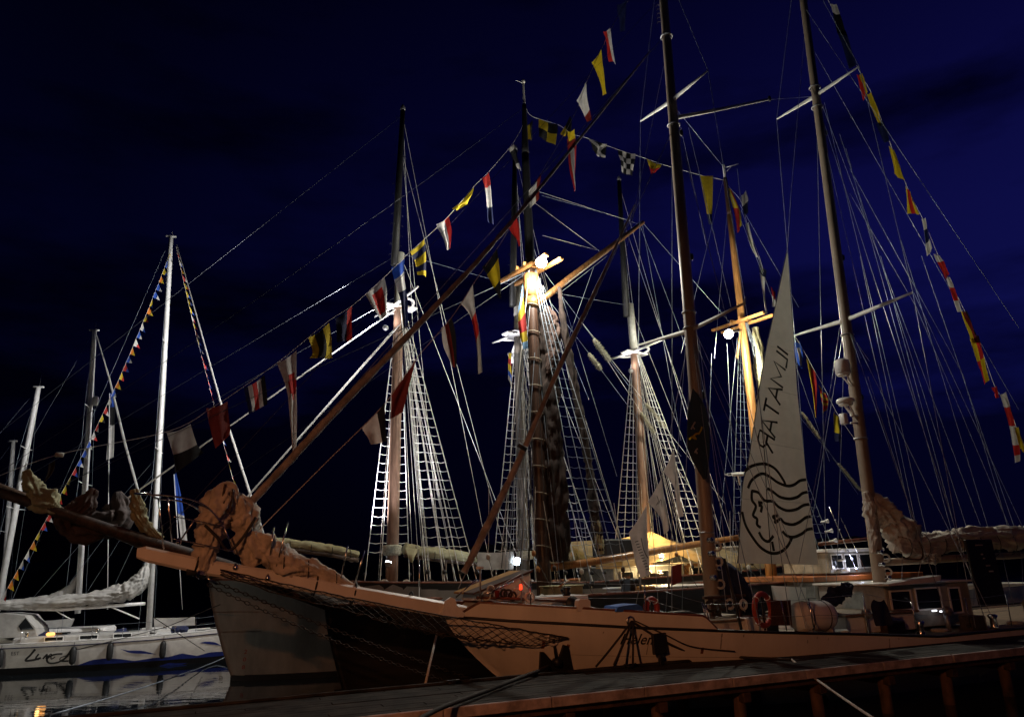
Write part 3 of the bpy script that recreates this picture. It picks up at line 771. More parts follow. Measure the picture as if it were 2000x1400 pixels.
mk('leech_folds', bundle(hb([(1800, 1060), (1830, 1052), (1865, 1047), (1905, 1046), (1950, 1044), (2000, 1042)], -.32), [.06, .09, .12, .09, .11, .09], 25, 10, 12, .5), M['banner'], ms)
# foremast boom with sail under navy cover
fb = mk('sail_cover', bundle(hb([(1398, 1092), (1412, 1120), (1432, 1150), (1458, 1180), (1478, 1200)]), [.22, .40, .46, .40, .22], 31, 16, 10, .22), M['navycloth'], ship)
# radome and radar scanner on the second mast
def bracket(px, py, R, h, prof, name, m):
    p = H.pl(px, py, -.12); o = mk(name, lathe(p, prof, 22), m, M2)
    mk('bracket', join(*[tube(seg(p + V((0, 0, -h)) + H.n * w_, onmast(m2b, m2t, px + 10, py + 45, H)), .03, 6) for w_ in (-.12, .12)]), M['spread'], o)
    mk('bracket_plate', lathe(p + V((0, 0, -h - .02)), [(R * .8, -.03), (R * .8, .015)], 18), M['spread'], o)
bracket(1645, 716, .27, .28, [(.22, -.28), (.265, -.25), (.265, .14), (.245, .22), (.17, .26), (0.01, .275)], 'radome', M['white'])
bracket(1651, 783, .30, .1, [(.24, -.1), (.30, -.05), (.31, .0), (.29, .06), (.2, .1), (.01, .11)], 'radar_scanner', M['white'])
rb = H.pl(1660, 808, -.1)
mk('radar_bracket', join(bbox(H.pl(1648, 818, -.15), H.d * .1, H.n * .12, (0, 0, .19), .02), box(H.pl(1668, 812, -.1), H.d * .16, H.n * .03, (0, 0, .03)), box(H.pl(1668, 826, -.1), H.d * .16, H.n * .03, (0, 0, .03)), tube([H.pl(1654, 795, -.1), H.pl(1676, 822, -.1)], .03, 6)), M['spread'], M2)
# foredeck skylight house with sloping lids, winch, anchor, fairleads
def deckz(a): return hl.zs(a) - .12
fh = [H.pl(x, y, 0.3) for x, y in ((925, 1172), (930, 1152), (1018, 1119), (1024, 1172))]
hs = mk('skylight', prism([p - H.n * .6 for p in fh], H.n * 1.6), M['hullwhite'], ship, smooth=False)
top = [H.pl(x, y, 0.3) for x, y in ((908, 1160), (1020, 1117))]
mk('lid', prism([top[0] - H.n * .72, top[1] - H.n * .72, top[1] - H.n * .72 + V((0, 0, .05)), top[0] - H.n * .72 + V((0, 0, .05))], H.n * .82), M['sailtan'], hs, smooth=False)
mk('lid', prism([top[0] + H.n * .13, top[1] + H.n * .13, top[1] + H.n * .13 + V((0, 0, .05)), top[0] + H.n * .13 + V((0, 0, .05))], H.n * .82), M['ochre'], hs, smooth=False)
mk('lid_edge', tube([H.pl(932, 1169, -.45), H.pl(1018, 1121, -.45)], .025, 6), M['rail'], hs)
mk('side_locker', bbox(H.pl(1070, 1176, 0), H.d * .95, H.n * .6, (0, 0, .17), .02), M['hullwhite'], ship, smooth=False)
mk('locker_rail', tube([H.pl(930, 1166, -.7), H.pl(1020, 1169, -.7), H.pl(1112, 1174, -.7)], .035, 6), M['rail'], ship)
for (a_, b_, r_, m_) in (((936, 1166), (1003, 1134), .02, 'steel'), ((890, 1166), (932, 1130), .02, 'steel'), ((938, 1166), (938, 1110), .025, 'galv'), ((930, 1109), (944, 1108), .035, 'white'), ((1016, 1128), (1042, 1158), .03, 'galv'), ((1020, 1122), (1018, 1176), .02, 'galv'), ((1090, 1146), (1112, 1133), .02, 'varnish')):
    mk('davit_pole', tube([H.pl(*a_, -.8), H.pl(*b_, -.8)], r_, 7), M[m_], ship)
rnk = random.Random(2)
for k in range(8):
    x = 950 + k * 8.5
    mk('belayed_coil', torus(H.pl(x, 1158 + rnk.uniform(-8, 6), -.68), .1, .03, H.n + H.d * rnk.uniform(-.5, .5), 14, 6), rnk.choice((M['rope'], M['darkrope'], M['darkrope'])), ship)
mk('rope_coil', torus(H.pl(1035, 1166, -.9), .11, .04, V((.2, -1, .2)), 18, 7), M['rope'], ship)
mk('fire_bucket', lathe(H.pl(971, 1160, -.8), [(.05, -.08), (.07, .08), (.07, .09)], 12), M['redcloth'], ship)
# windlass
wc = H.pl(1108, 1178, -.5)
mk('windlass', join(lathe(wc, [(.2, -.34), (.2, -.3), (.1, -.27), (.1, .27), (.2, .3), (.2, .34)], 14, H.n), bbox(wc + V((0, 0, -.18)), H.d * .3, H.n * .25, (0, 0, .16), .03), tube([wc + V((0, 0, .05)), wc + V((-.15, 0, .38))], .035, 6), lathe(wc + V((0, 0, .2)), [(.09, 0), (.12, .06), (.07, .12), (.12, .2), (.1, .23)], 12)), M['black'], ship)
mk('mooring_bitts', prism([H.pl(x, y, -1.9) for x, y in ((1128, 1193), (1130, 1173), (1134, 1169), (1148, 1169), (1153, 1173), (1154, 1193))], H.n * .2), M['hullwhite'], ship, smooth=False)
# anchor stowed at the bow: black flukes, crown and shank
an = [hl.pix(x, y) for x, y in ((1053, 1272), (1050, 1330), (1120, 1330), (1113, 1302), (1105, 1260), (1098, 1258), (1088, 1288), (1083, 1287), (1078, 1289), (1074, 1290), (1059, 1272))]
outp = [hl.side(a, z, None, .12) for a, z in an]
mk('anchor', prism(outp, H.n * .1), M['black'], ship, smooth=False)
a_, z_ = hl.pix(1082, 1291); cc = hl.side(a_, z_, None, .16)
mk('anchor_crown', lathe(cc, [(.09, -.12), (.11, 0), (.09, .12)], 10, H.n), M['black'], ship)
a_, z_ = hl.pix(1080, 1247)
mk('hawse_lip', torus(hl.side(a_, z_), .14, .035, H.n, 20, 7), M['hullwhite'], ship)
mk('anchor_shank', tube([cc, hl.side(a_, z_, None, .03)], .035, 6), M['black'], ship)
rust = mat('rust_streak', (.30, .10, .03), .9, var=.4, scale=6)
for (x0, y0, x1, y1) in ((1110, 1258, 1113, 1264), (1062, 1252, 1060, 1266), (1372, 1264, 1371, 1276)):
    a_, z0 = hl.pix(x0, y0); a2, z1 = hl.pix(x1, y1)
    mk('rust_mark', hl.strip(a_ - .03, a_ + .04, lambda a: z1, lambda a: z0 + .01 * math.sin(a * 90), .004, 4), rust, ship, smooth=False)
# plate seams and scuffs on the bow
seam = mat('hull_plate_seam', (.42, .38, .33), .6, var=.3)
for k, zf in enumerate((.34, .66)):
    mk('plate_seam', hl.strip(S0 + 2.6, S0 + 28, lambda a: hl.zs(a) * zf - .006, lambda a: hl.zs(a) * zf + .006, .003, 60), seam, ship)
for k in range(7):
    a0 = S0 + 4.2 + k * 3.1
    mk('plate_seam', hl.strip(a0, a0 + .012, lambda a: .15, lambda a: hl.zs(a) - .06, .003, 1), seam, ship, smooth=False)
rns = random.Random(8)
for k in range(16):
    a0 = rns.uniform(S0 + 3.2, S0 + 20); w_ = rns.uniform(.015, .04); zt_ = hl.zs(a0) - rns.uniform(.06, .3); h_ = rns.uniform(.25, .8)
    mk('rust_mark', hl.strip(a0, a0 + w_, lambda a: zt_ - h_, lambda a: zt_, .004, 2), seam, ship, smooth=False)
# fairlead with rope eye
a_, z_ = hl.pix(1231, 1212)
fl = hl.side(a_, z_, None, .02)
mk('fairlead', torus(fl, .1, .03, H.n, 16, 7), M['steel'], ship)
# name in italic letters
def text_mesh(txt, size, shear=0., spacing=1., offset=0.):
    cu = bpy.data.curves.new('lettering', 'FONT'); cu.body = txt; cu.size = size; cu.shear = shear; cu.space_character = spacing; cu.offset = offset; cu.resolution_u = 3
    o = bpy.data.objects.new('lettering', cu); COL.objects.link(o)
    dg = bpy.context.evaluated_depsgraph_get(); me = o.evaluated_get(dg).to_mesh()
    vs = [V(v.co) for v in me.vertices]; fs = [tuple(p.vertices) for p in me.polygons]
    o.evaluated_get(dg).to_mesh_clear(); bpy.data.objects.remove(o); bpy.data.curves.remove(cu)
    return vs, fs
tv, tf = text_mesh('Helena', 1.0, .28, 1.02, .012)
w_ = max(v.x for v in tv)
aL, zL = hl.pix(1209, 1257); aR, zR = hl.pix(1286, 1258)
sc_ = (aR - aL) / w_
zsl = (zR - zL) / (aR - aL)
mk('name_lettering', ([hl.side(aL + v.x * sc_, zL + v.x * sc_ * zsl + v.y * sc_ * 1.15, None, .008) for v in tv], tf), M['black'], ship, smooth=False, label='black italic name lettering on the white bow')
# serifs of the H and l
# stanchions and lifelines along the side
tops = []
for x, y0, y1 in ((820, 1165, 1092), (1038, 1191, 1134), (1262, 1196, 1140), (1386, 1226, 1176), (1392, 1228, 1180), (1540, 1232, 1172), (1594, 1233, 1168), (1700, 1236, 1158), (1795, 1226, 1175), (1900, 1224, 1168), (1980, 1222, 1160)):
    a, z = hl.pix(x, y0); lean = (12 if x > 1385 else 0)
    top_ = hl.pix(x - lean, y1)
    p = hl.side(a, z, None, -.06); q = hl.side(top_[0], top_[1], None, -.06)
    mk('stanchion', tube([p, q], .018, 6), M['steel'], ship); tops.append((p, q))
for (p0, q0), (p1, q1) in zip(tops[1:], tops[2:]):
    line('lifeline', ship, q0, q1, .006, M['wire'], .03); line('lifeline', ship, p0.lerp(q0, .5), p1.lerp(q1, .5), .006, M['wire'], .03)
# aft deckhouse with windows
def wall_house(px0, px1, pyb, pyt, t0, depth, m, name, roofm, parent, wins=(), fr=H, over=.12, roof_h=.06):
    p = fr.pl(px0, pyb, t0); q = fr.pl(px1, pyb, t0); zt = fr.pl(px0, pyt, t0).z
    zb = min(p.z, q.z)
    a0, a1 = fr.s_of(p), fr.s_of(q)
    c = fr.w((a0 + a1) / 2, t0 + depth / 2, (zb + zt) / 2)
    o = mk(name, bbox(c, fr.d * (abs(a1 - a0) / 2), fr.n * (depth / 2), (0, 0, (zt - zb) / 2), .03), m, parent, smooth=False)
    mk('roof', bbox(fr.w((a0 + a1) / 2, t0 + depth / 2, zt + roof_h / 2), fr.d * (abs(a1 - a0) / 2 + over), fr.n * (depth / 2 + over), (0, 0, roof_h / 2), .02), roofm, o, smooth=False)
    for (f0, f1, g0, g1) in wins:
        wc_ = fr.w(a0 + (a1 - a0) * (f0 + f1) / 2, t0 - .02, zb + (zt - zb) * (g0 + g1) / 2)
        window(o, wc_, fr.d, (0, 0, 1), -fr.n, abs(a1 - a0) * (f1 - f0), (zt - zb) * (g1 - g0))
    return o
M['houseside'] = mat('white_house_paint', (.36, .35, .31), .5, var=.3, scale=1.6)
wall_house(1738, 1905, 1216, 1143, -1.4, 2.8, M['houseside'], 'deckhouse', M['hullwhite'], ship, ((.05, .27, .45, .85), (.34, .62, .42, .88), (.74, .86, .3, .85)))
wall_house(1655, 1790, 1228, 1204, -1.9, 3.2, M['hullwhite'], 'coach_roof', M['teak'], ship)
wall_house(1392, 1500, 1234, 1215, -1.2, 2.4, M['hullwhite'], 'companion_house', M['teak'], ship)
for x in (1825, 1840):
    mk('cabin_lamp', bbox(H.pl(x, 1192 + (x - 1825) * .08, -1.75), H.d * .10, H.n * .02, (0, 0, .022), .01), E_strip, ship)
gp = [H.pl(x, y, -1.9) for x, y in ((1735, 1140), (1838, 1123), (1838, 1133), (1820, 1137), (1735, 1144))]
mk('gangway', prism(gp, H.n * .5), M['white'], ship, smooth=False)
# dark display panel on the aft deck
mk('notice_panel', bbox((H.pl(1910, 1053, -1.6) + H.pl(1938, 1180, -1.6)) / 2, H.d * .65, H.n * .04, (H.pl(1901, 1053, -1.6) - H.pl(1930, 1180, -1.6)) / 2, .02), M['black'], ship, smooth=False)
E = M['sailgrey']
for (x, y, w_, h) in ((1912, 1064, .36, .05), (1918, 1082, .10, .05), (1922, 1090, .10, .04), (1930, 1104, .20, .05), (1936, 1115, .22, .05)):
    mk('panel_print', box(H.pl(x, y, -1.66), H.d * (w_ / 2), H.n * .006, (0, 0, h / 2)), E, ship, smooth=False)

# gear at the foot of the foremast: fife rail, belayed coils, blocks
rnf = random.Random(12)
fz = deckz(sm1)
for k in (-1, 1): mk('fife_post', bbox(H.w(sm1 + .5 * k, -.6, fz + .5), H.d * .06, H.n * .06, (0, 0, .5), .015), M['darkwood'], ship, smooth=False)
mk('fife_rail', bbox(H.w(sm1, -.6, fz + .95), H.d * .75, H.n * .07, (0, 0, .04), .015), M['darkwood'], ship, smooth=False)
for k in range(6):
    mk('rope_coil', torus(H.w(sm1 - .6 + k * .24, -.68, fz + .72 + rnf.uniform(-.06, .06)), .13, .04, H.n + H.d * rnf.uniform(-.4, .4), 14, 6), rnf.choice((M['rope'], M['darkrope'])), ship)
for k in range(9):
    a = sm1 - 6.5 + k * .95 + rnf.uniform(-.2, .2); z = deckz(a)
    mk('deck_locker', bbox(H.w(a, -1.4 + rnf.uniform(-.4, 1.2), z + .2), H.d * rnf.uniform(.15, .4), H.n * .2, (0, 0, rnf.uniform(.15, .4)), .03), rnf.choice((M['black'], M['darkwood'], M['hullwhite'], M['navycloth'], M['galv'])), ship, smooth=False)

# mast fittings: sail track, winches, cleats, blocks
for b, t, o in ((m1b, m1t, M1), (m2b, m2t, M2)):
    ax = (t - b).normalized(); L_ = (t - b).length
    tr_ = [b + ax * (L_ * u) + H.d * .235 * (1 - .34 * u) for u in (.06, .3, .6, .95)]
    mk('sail_track', tube(tr_, .02, 4), M['galv'], o)
    for k, (h_, sg) in enumerate(((1.0, -1), (1.25, 1), (1.7, -1), (2.1, -1))):
        c = b + ax * h_ - H.n * .27 + H.d * (.1 * sg)
        mk('winch', lathe(c, [(.09, -.06), (.07, -.03), (.06, .03), (.085, .08), (.05, .1)], 12, -H.n), M['steel'], o)
    for h_ in (.8, 1.45, 1.9):
        c = b + ax * h_ - H.n * .24 + H.d * .16
        mk('halyard_coil', torus(c, .12, .035, H.n + H.d * .6, 14, 6), M['rope'], o)
    for u in (.3, .52, .74):
        c = b + ax * (L_ * u) + H.d * .3
        mk('tackle_block', lathe(c, [(.03, -.12), (.07, -.07), (.07, .07), (.03, .12)], 8), M['black'], o)
# gaskets, hanging reef lines and sheets round the main boom
rnb = random.Random(21)
for k in range(9):
    x = 1760 + k * 34
    mk('gasket', torus(H.pl(x, 1066 - k * .8), .46 + rnb.uniform(-.03, .03), .013, H.d + V((0, 0, rnb.uniform(-.2, .2))), 18, 5), M['darkrope'], ms)
    line('reef_line', ship, H.pl(x + rnb.uniform(-8, 8), 1082, -.4), H.pl(x + rnb.uniform(-25, 25), 1180, -1.2), .009, rnb.choice((M['wire'], M['darkrope'], M['rope'])), .08)
for k in range(12):
    a = sm2 - 4 + k * .9 + rnb.uniform(-.3, .3); z = deckz(a)
    kind = k % 4
    if kind == 0: mk('rope_coil', torus(H.w(a, -2.2, z + .12), .2, .05, V((0, 0, 1)), 16, 6), M['rope'], ship)
    elif kind == 1: mk('ventilator', join(tube([H.w(a, -1.9, z), H.w(a, -1.9, z + .55)], .08, 10), lathe(H.w(a, -1.95, z + .62), [(.08, -.12), (.12, 0), (.15, .1)], 12, V((-.4, -.9, .1)))), M['galv'], ship)
    elif kind == 2: mk('deck_locker', bbox(H.w(a, -2.0, z + .22), H.d * .35, H.n * .22, (0, 0, .22), .03), M['darkwood'], ship, smooth=False)
    else: mk('sheet_winch', lathe(H.w(a, -2.3, z + .3), [(.14, -.3), (.12, -.2), (.1, .0), (.15, .12), (.1, .16)], 14), M['steel'], ship)
# ------------------------------------------------------------------ B: black-hulled wooden galeass with pine masts
B = Frame(atY(1058, 1120, 30.4), (.82, .572)); B.P.z = 0
gal = thing('galeass', 'black-hulled wooden galeass with pine masts and two floodlights, moored beyond the white schooner', 'sailing ship', B.w(0, 0, 0))
sB = B.s_of(B.pl(634, 1185)); zB = B.pl(634, 1185).z
hB = Hull(B, sB, 30, interp([(sB, zB), (sB + 5, zB - .05), (sB + 14, zB - .05), (sB + 24, zB), (sB + 30, zB + .2)]), 2.8, 6.5, .9, near=-1, flare=.1)
mk('hull', hB.mesh(56, 10), M['blackhull'], gal)
mk('deck', hB.deck(-.9), M['teak'], gal)
for sd in (-1, 1): mk('cap_rail', hB.railtube(sB + .1, sB + 29.8, lambda a: hB.zs(a) + .02, .07, -.05, 50, sd, flat=.5), M['rail'], gal)
tipB = B.pl(-40, 948)
mk('bowsprit', tube([B.pl(700, 1200), B.pl(636, 1176), B.pl(440, 1105), B.pl(210, 1033), tipB], [.22, .22, .20, .17, .12], 14), M['darkwood'], gal)
mk('furled_jib', join(bundle([B.pl(x, y) for x, y in ((50, 918), (62, 945), (85, 975), (105, 990), (118, 996))], [.08, .26, .32, .18, .08], 41, 18, 12, .55, 6)), M['sailgold'], gal)
mk('furled_jib', bundle([B.pl(x, y) for x, y in ((262, 955), (268, 985), (275, 1012), (292, 1035), (318, 1052))], [.08, .20, .20, .14, .05], 42, 16, 12, .55, 6), M['sailgold'], gal)
mk('furled_jib', bundle([B.pl(x, y, .2) for x, y in ((185, 955), (165, 985), (140, 1005), (120, 1020), (150, 1040), (230, 1030))], [.10, .24, .30, .28, .24, .10], 43, 16, 12, .55, 6), M['sailtan'], gal)
mk('clew_flap', clothgrid([B.pl(95, 905), B.pl(92, 925), B.pl(86, 940)], [B.pl(108, 898), B.pl(105, 920), B.pl(88, 941)], 6, 8, B.n, .03, 2), M['saildark'], gal)
mk('bullseye_block', bbox(B.pl(116, 888), B.d * .11, B.n * .06, (0, 0, .06), .02), M['rope'], gal)
b1b, b1t = mast_line(B, (1064, 1165), (1026, 300)); b1top = B.pl(1022, 162)
b2b, b2t = mast_line(B, (1513, 1175), (1425, 420)); b2top = B.pl(1413, 322)
b1c = b1b.lerp(b1t, ((B.pl(1037, 520).z) - b1b.z) / (b1t.z - b1b.z))
BM1 = spar('mast', b1b - V((0, 0, .3)), b1c, .30, .23, M['redwood'], gal, 18)
spar('masthead', b1c, b1t, .22, .17, M['black'], BM1, 14)
BM2 = spar('mast', b2b - V((0, 0, .3)), b2t, .29, .16, M['varnish'], gal, 18)
spar('topmast', b1t, B.pl(1024, 205), .17, .10, M['black'], BM1, 12)
spar('topmast', B.pl(1024, 205), b1top, .06, .045, M['white'], BM1, 10)
spar('topmast', b2t, B.pl(1416, 348), .15, .11, M['redwood'], BM2, 12)
spar('topmast', B.pl(1416, 348), b2top, .085, .08, M['white'], BM2, 10)
mk('masthead_arm', join(tube([B.pl(1414, 328), B.pl(1442, 320)], .03, 6), tube([B.pl(1418, 336), B.pl(1428, 326)], .02, 6)), M['white'], BM2)
mk('masthead_fitting', join(lathe(B.pl(1022, 160), [(.09, -.06), (.09, .05), (.03, .12)], 10), tube([B.pl(1007, 157), B.pl(1022, 163)], .02, 5)), M['white'], BM1)
# mast hoops
for i in range(10):
    y = 600 + i * 52; c = onmast(b1b, b1t, 1045, y, B)
    mk('mast_hoop', torus(c + B.n * -.03, .29, .025, (b1t - b1b) + B.d * .7 * (b1t - b1b).length * .3, 20, 6), M['hoop'], BM1)
# crosstrees: trestle and two arms, pale timber
def crosstree(parent, c, fr, halfL, m, aft=.8, w=.10, n=2):
    ps = []
    for k in range(n):
        o = (k - (n - 1) / 2) * aft
        mk('crosstree', bbox(c + fr.d * o, fr.n * halfL, fr.d * w, (0, 0, .07), .02), m, parent, smooth=False)
    for k in (-1, 1):
        mk('trestle', bbox(c + fr.n * (k * .28) + V((0, 0, .09 + .002)), fr.d * (aft * .75), fr.n * .07, (0, 0, .075), .02), m, parent, smooth=False)
c1 = onmast(b1b, b1t, 1037, 528, B); c2 = onmast(b2b, b2t, 1455, 632, B)
crosstree(BM1, c1, B, 1.75, M['varnish']); crosstree(BM2, c2, B, 1.75, M['varnish'])
mk('masthead_cap', lathe(onmast(b1b, b1t, 1045, 560, B), [(.34, -.5), (.36, -.1), (.34, .1), (.36, .5)], 14), M['varnish'], BM1)
# floodlights
def flood(parent, p, aimdir, W_, col, lens=E_white, R=.26, pl_=True, r=.2):
    a = V(aimdir).normalized()
    o = mk('floodlight', lathe(p, [(R * .5, -.3), (R * .8, -.22), (R * 1.08, -.02), (R * 1.08, .02)], 14, a), M['galv'], parent)
    mk('lens', lathe(p + a * .03, [(R, -.02), (R * .95, .05), (R * .5, .12), (.01, .14)], 14, a), lens, o)
    if pl_: lamp('POINT', 'floodlight_beam', p + a * .42, W_, col, o, r)
    return o
lp1 = B.pl(1057, 512, -1.3); lp2 = B.pl(1423, 652, -.8)
LW = (1.0, 0.96, 0.84)
flood(BM1, lp1, V((.1, -.78, -.62)), 2600, LW, R=.24); flood(BM2, lp2, V((0, -.78, -.62)), 3300, (1, .95, .78), R=.24)
mk('floodlight_arm', tube([lp1 + V((0, .3, .1)), onmast(b1b, b1t, 1040, 515, B)], .03, 6), M['galv'], BM1)
mk('floodlight_arm', tube([lp2 + V((0, .3, .1)), onmast(b2b, b2t, 1455, 645, B)], .03, 6), M['galv'], BM2)
# gaff, boom, brailed sails
mk('gaff', tube([B.pl(1036, 604), B.pl(1110, 545), B.pl(1180, 492), B.pl(1256, 434)], [.14, .15, .14, .10], 12), M['gaffwood'], gal)
mk('gaff_jaw', lathe(B.pl(1040, 592), [(.3, -.25), (.36, 0), (.3, .3)], 12), M['gaffwood'], gal)
mk('boom', tube([B.pl(1050, 1112), B.pl(1200, 1090), B.pl(1350, 1064), B.pl(1482, 1043)], [.14, .16, .15, .12], 12), M['varnish'], gal)
mk('brailed_sail', bundle([B.pl(x, y, -.1) for x, y in ((1068, 612), (1072, 690), (1070, 780), (1078, 880), (1085, 990), (1092, 1095))], [.34, .46, .44, .46, .50, .42], 51, 20, 14, .30, 7), M['saildark'], gal)
mk('brailed_sail', bundle([B.pl(x, y, -.45) for x, y in ((1068, 598), (1080, 625), (1082, 660), (1076, 700), (1070, 730))], [.06, .22, .26, .22, .06], 52, 18, 10, .55, 6), M['sailtan'], gal)
mk('furled_staysail', bundle([B.pl(x, y, -.6) for x, y in ((1092, 560), (1102, 640), (1120, 740), (1140, 850), (1153, 930), (1162, 1010), (1172, 1075))], [.06, .15, .17, .17, .16, .22, .18], 53, 14, 12, .34), M['saildark'], gal)
mk('furled_staysail', bundle([B.pl(x, y, -.62) for x, y in ((1160, 975), (1163, 1020), (1170, 1060), (1174, 1082))], [.05, .16, .2, .14], 54, 12, 8, .4), M['sailgold'], gal)
mk('gaff', tube([B.pl(1456, 580), B.pl(1448, 640), B.pl(1440, 700)], [.06, .06, .05], 8), M['varnish'], gal)
mk('furled_mainsail', bundle([B.pl(x, y, .05) for x, y in ((1475, 640), (1485, 720), (1495, 800), (1510, 950), (1520, 1080))], [.2, .3, .3, .3, .25], 56, 16, 12, .3, 6), M['sailgold'], gal)
mk('boom', tube([B.pl(1515, 1140), B.pl(1600, 1118), B.pl(1720, 1090)], [.12, .13, .1], 10), M['redwood'], gal)
# shrouds, ratlines, stays
def rigset(fr, hull, ship_, mb, mt, ctop, nsh, spread_, zlow, step, m, halfw, railr=.02, z1=None, zrail=.1, rr=.011):
    sm = fr.s_of(mb)
    for sd in (-1, 1):
        S = []
        for i in range(nsh):
            a = sm + .1 + spread_ * i / (nsh - 1)
            b = fr.w(a, sd * (hull.half(a, 2) + .02), hull.zs(a) + zrail)
            t = ctop + fr.n * (sd * .18) + fr.d * (.06 * i)
            S.append((b, t)); mk('shroud', tube([b, t], railr, 5, cap=False), m, ship_)
            mk('deadeye', lathe(b + V((0, 0, .35)), [(.02, -.06), (.09, -.05), (.09, .05), (.02, .06)], 10, fr.n), M['black'], ship_)
        ratlines(ship_, S, zlow, (z1 or ctop.z - 1.2), step, m, rr, seed=sd)
rigset(B, hB, gal, b1b, b1t, c1, 4, 2.2, 3.6, .42, M['wire'], 2.8, .016, rr=.009)
rigset(B, hB, gal, b2b, b2t, c2, 4, 2.2, 3.6, .42, M['wire'], 2.8, .016, rr=.009)
for k in (-.12, .12):
    line('forestay', gal, B.pl(60, 975, k), c1 + B.n * k, .009, M['thinwire'])
line('topmast_stay', gal, tipB, B.pl(1024, 210), .008, M['thinwire'], .25)
line('jib_stay', gal, B.pl(290, 1045), c1, .009, M['thinwire'])
line('triatic_stay', gal, B.pl(1058, 382), B.pl(1230, 430), .010, M['wire']); line('peak_halyard', gal, B.pl(1036, 390), B.pl(1170, 490), .010, M['rope'])
line('peak_halyard', gal, B.pl(1045, 372), B.pl(1245, 437), .010, M['rope']); line('peak_halyard', gal, B.pl(1060, 460), B.pl(1165, 488), .010, M['rope'])
for a_, b_ in (((1250, 440), (1480, 1050)), ((1250, 440), (1240, 1100)), ((1256, 436), (1452, 660)), ((1092, 560), (1205, 930)), ((1098, 600), (1180, 1080)), ((1062, 560), (1150, 780)), ((1170, 500), (1098, 560)), ((1186, 500), (1090, 575)), ((1160, 520), (1100, 690)),
               ((1414, 345), (1330, 690)), ((1420, 420), (1395, 700)), ((1445, 400), (1560, 600)), ((1448, 410), (1620, 900)), ((1440, 330), (1447, 395)), ((1415, 350), (1512, 590)), ((1440, 660), (1400, 1100)), ((1420, 670), (1440, 1100)), ((1450, 660), (1560, 1120)), ((1390, 690), (1376, 1080)), ((1255, 440), (1330, 860))):
    line('halyard', gal, B.pl(*a_), B.pl(*b_), .010, M['wire'])
for (a_, b_, c_) in (((1160, 662), (1192, 705), .16), ((1150, 690), (1174, 722), .14)):
    pa, pb = B.pl(*a_, .3), B.pl(*b_, .3); baggy(gal, pa, pb, c_, a_[0]); line('topping_lift', gal, pb + (pb - pa) * 4.5, pa + (pa - pb) * 3.0, .011, M['wire'])
for (a_, b_) in (((1566, 805), (1601, 856)), ((1637, 905), (1680, 957))):
    pa, pb = B.pl(*a_), B.pl(*b_); baggy(gal, pa, pb, .13, a_[0]); line('topping_lift', gal, pb + (pb - pa) * 2.2, pa + (pa - pb) * 3.0, .010, M['wire'])
# deck fittings of the galeass
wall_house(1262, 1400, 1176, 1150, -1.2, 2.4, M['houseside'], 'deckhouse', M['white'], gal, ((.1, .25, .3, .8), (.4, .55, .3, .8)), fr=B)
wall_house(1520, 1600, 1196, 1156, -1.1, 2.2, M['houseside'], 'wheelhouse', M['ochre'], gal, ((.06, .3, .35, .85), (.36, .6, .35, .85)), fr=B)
wall_house(1083, 1140, 1166, 1147, -1.6, .9, M['sailgold'], 'raft_chest', M['sailgold'], gal, fr=B, over=.03)
mk('deck_pump', bbox(B.pl(1232, 1160, -1.3), B.d * .25, B.n * .3, (0, 0, .6), .03), M['black'], gal, smooth=False)

# ------------------------------------------------------------------ A: grey three-masted schooner beyond
A = Frame(atY(766, 1060, 33.0), (.82, .572)); A.P.z = 0
sch = thing('schooner', 'grey-hulled three-masted schooner with white crosstrees and lit ratlines, outermost of the raft', 'sailing ship', A.w(0, 0, 0))
sA = A.s_of(A.pl(408, 1133)); zA = A.pl(408, 1133).z
hA = Hull(A, sA, 36, interp([(sA, zA), (sA + 6, zA - .35), (sA + 16, zA - .7), (sA + 28, zA - .5), (sA + 36, zA)]), 3.1, 7.0, 1.3, near=-1, flare=.1)
mk('hull', hA.mesh(56, 12), M['greyhull'], sch)
mk('boot_stripe', hA.strip(hA.stem(.2) + .02, sA + 34, lambda a: -.3, lambda a: .2, .03, 50), M['boot'], sch)
mk('boot_stripe', hA.strip(hA.stem(.2) + .02, sA + 34, lambda a: -.3, lambda a: .2, .03, 50, 1), M['boot'], sch)
mk('deck', hA.deck(-.6), M['teak'], sch)
mk('dark_shade_strip', hA.strip(sA + 4.2, sA + 35, lambda a: .4, lambda a: hA.zs(a) + .01, .012, 40), M['blackhull'], sch)  # dark strip laid over the grey topside in place of shade
for sd in (-1, 1): mk('cap_rail', hA.railtube(sA + .1, sA + 35.8, lambda a: hA.zs(a) + .02, .07, -.05, 50, sd, flat=.5), M['rail'], sch)
def marks(): pass
for k, (t_) in enumerate(('2', '0', '8')):
    tv, tf = text_mesh(t_, .2)
    a0 = hA.stem(.9) + .55
    mk('draught_mark', ([hA.side(a0 + v.x, .95 - .27 * k + v.y, None, .006) for v in tv], tf), M['redcloth'], sch, smooth=False)
tipA = A.pl(-90, 915)
mk('bowsprit', tube([A.pl(520, 1150), A.pl(410, 1118), A.pl(250, 1050), A.pl(110, 995), tipA], [.2, .2, .18, .15, .1], 12), M['darkwood'], sch)
mk('furled_jib', bundle([A.pl(x, y) for x, y in ((230, 960), (235, 1000), (215, 1020), (170, 1012), (130, 1000))], [.1, .5, .55, .4, .12], 61, 18, 12, .38), M['saildark'], sch)
masts = []
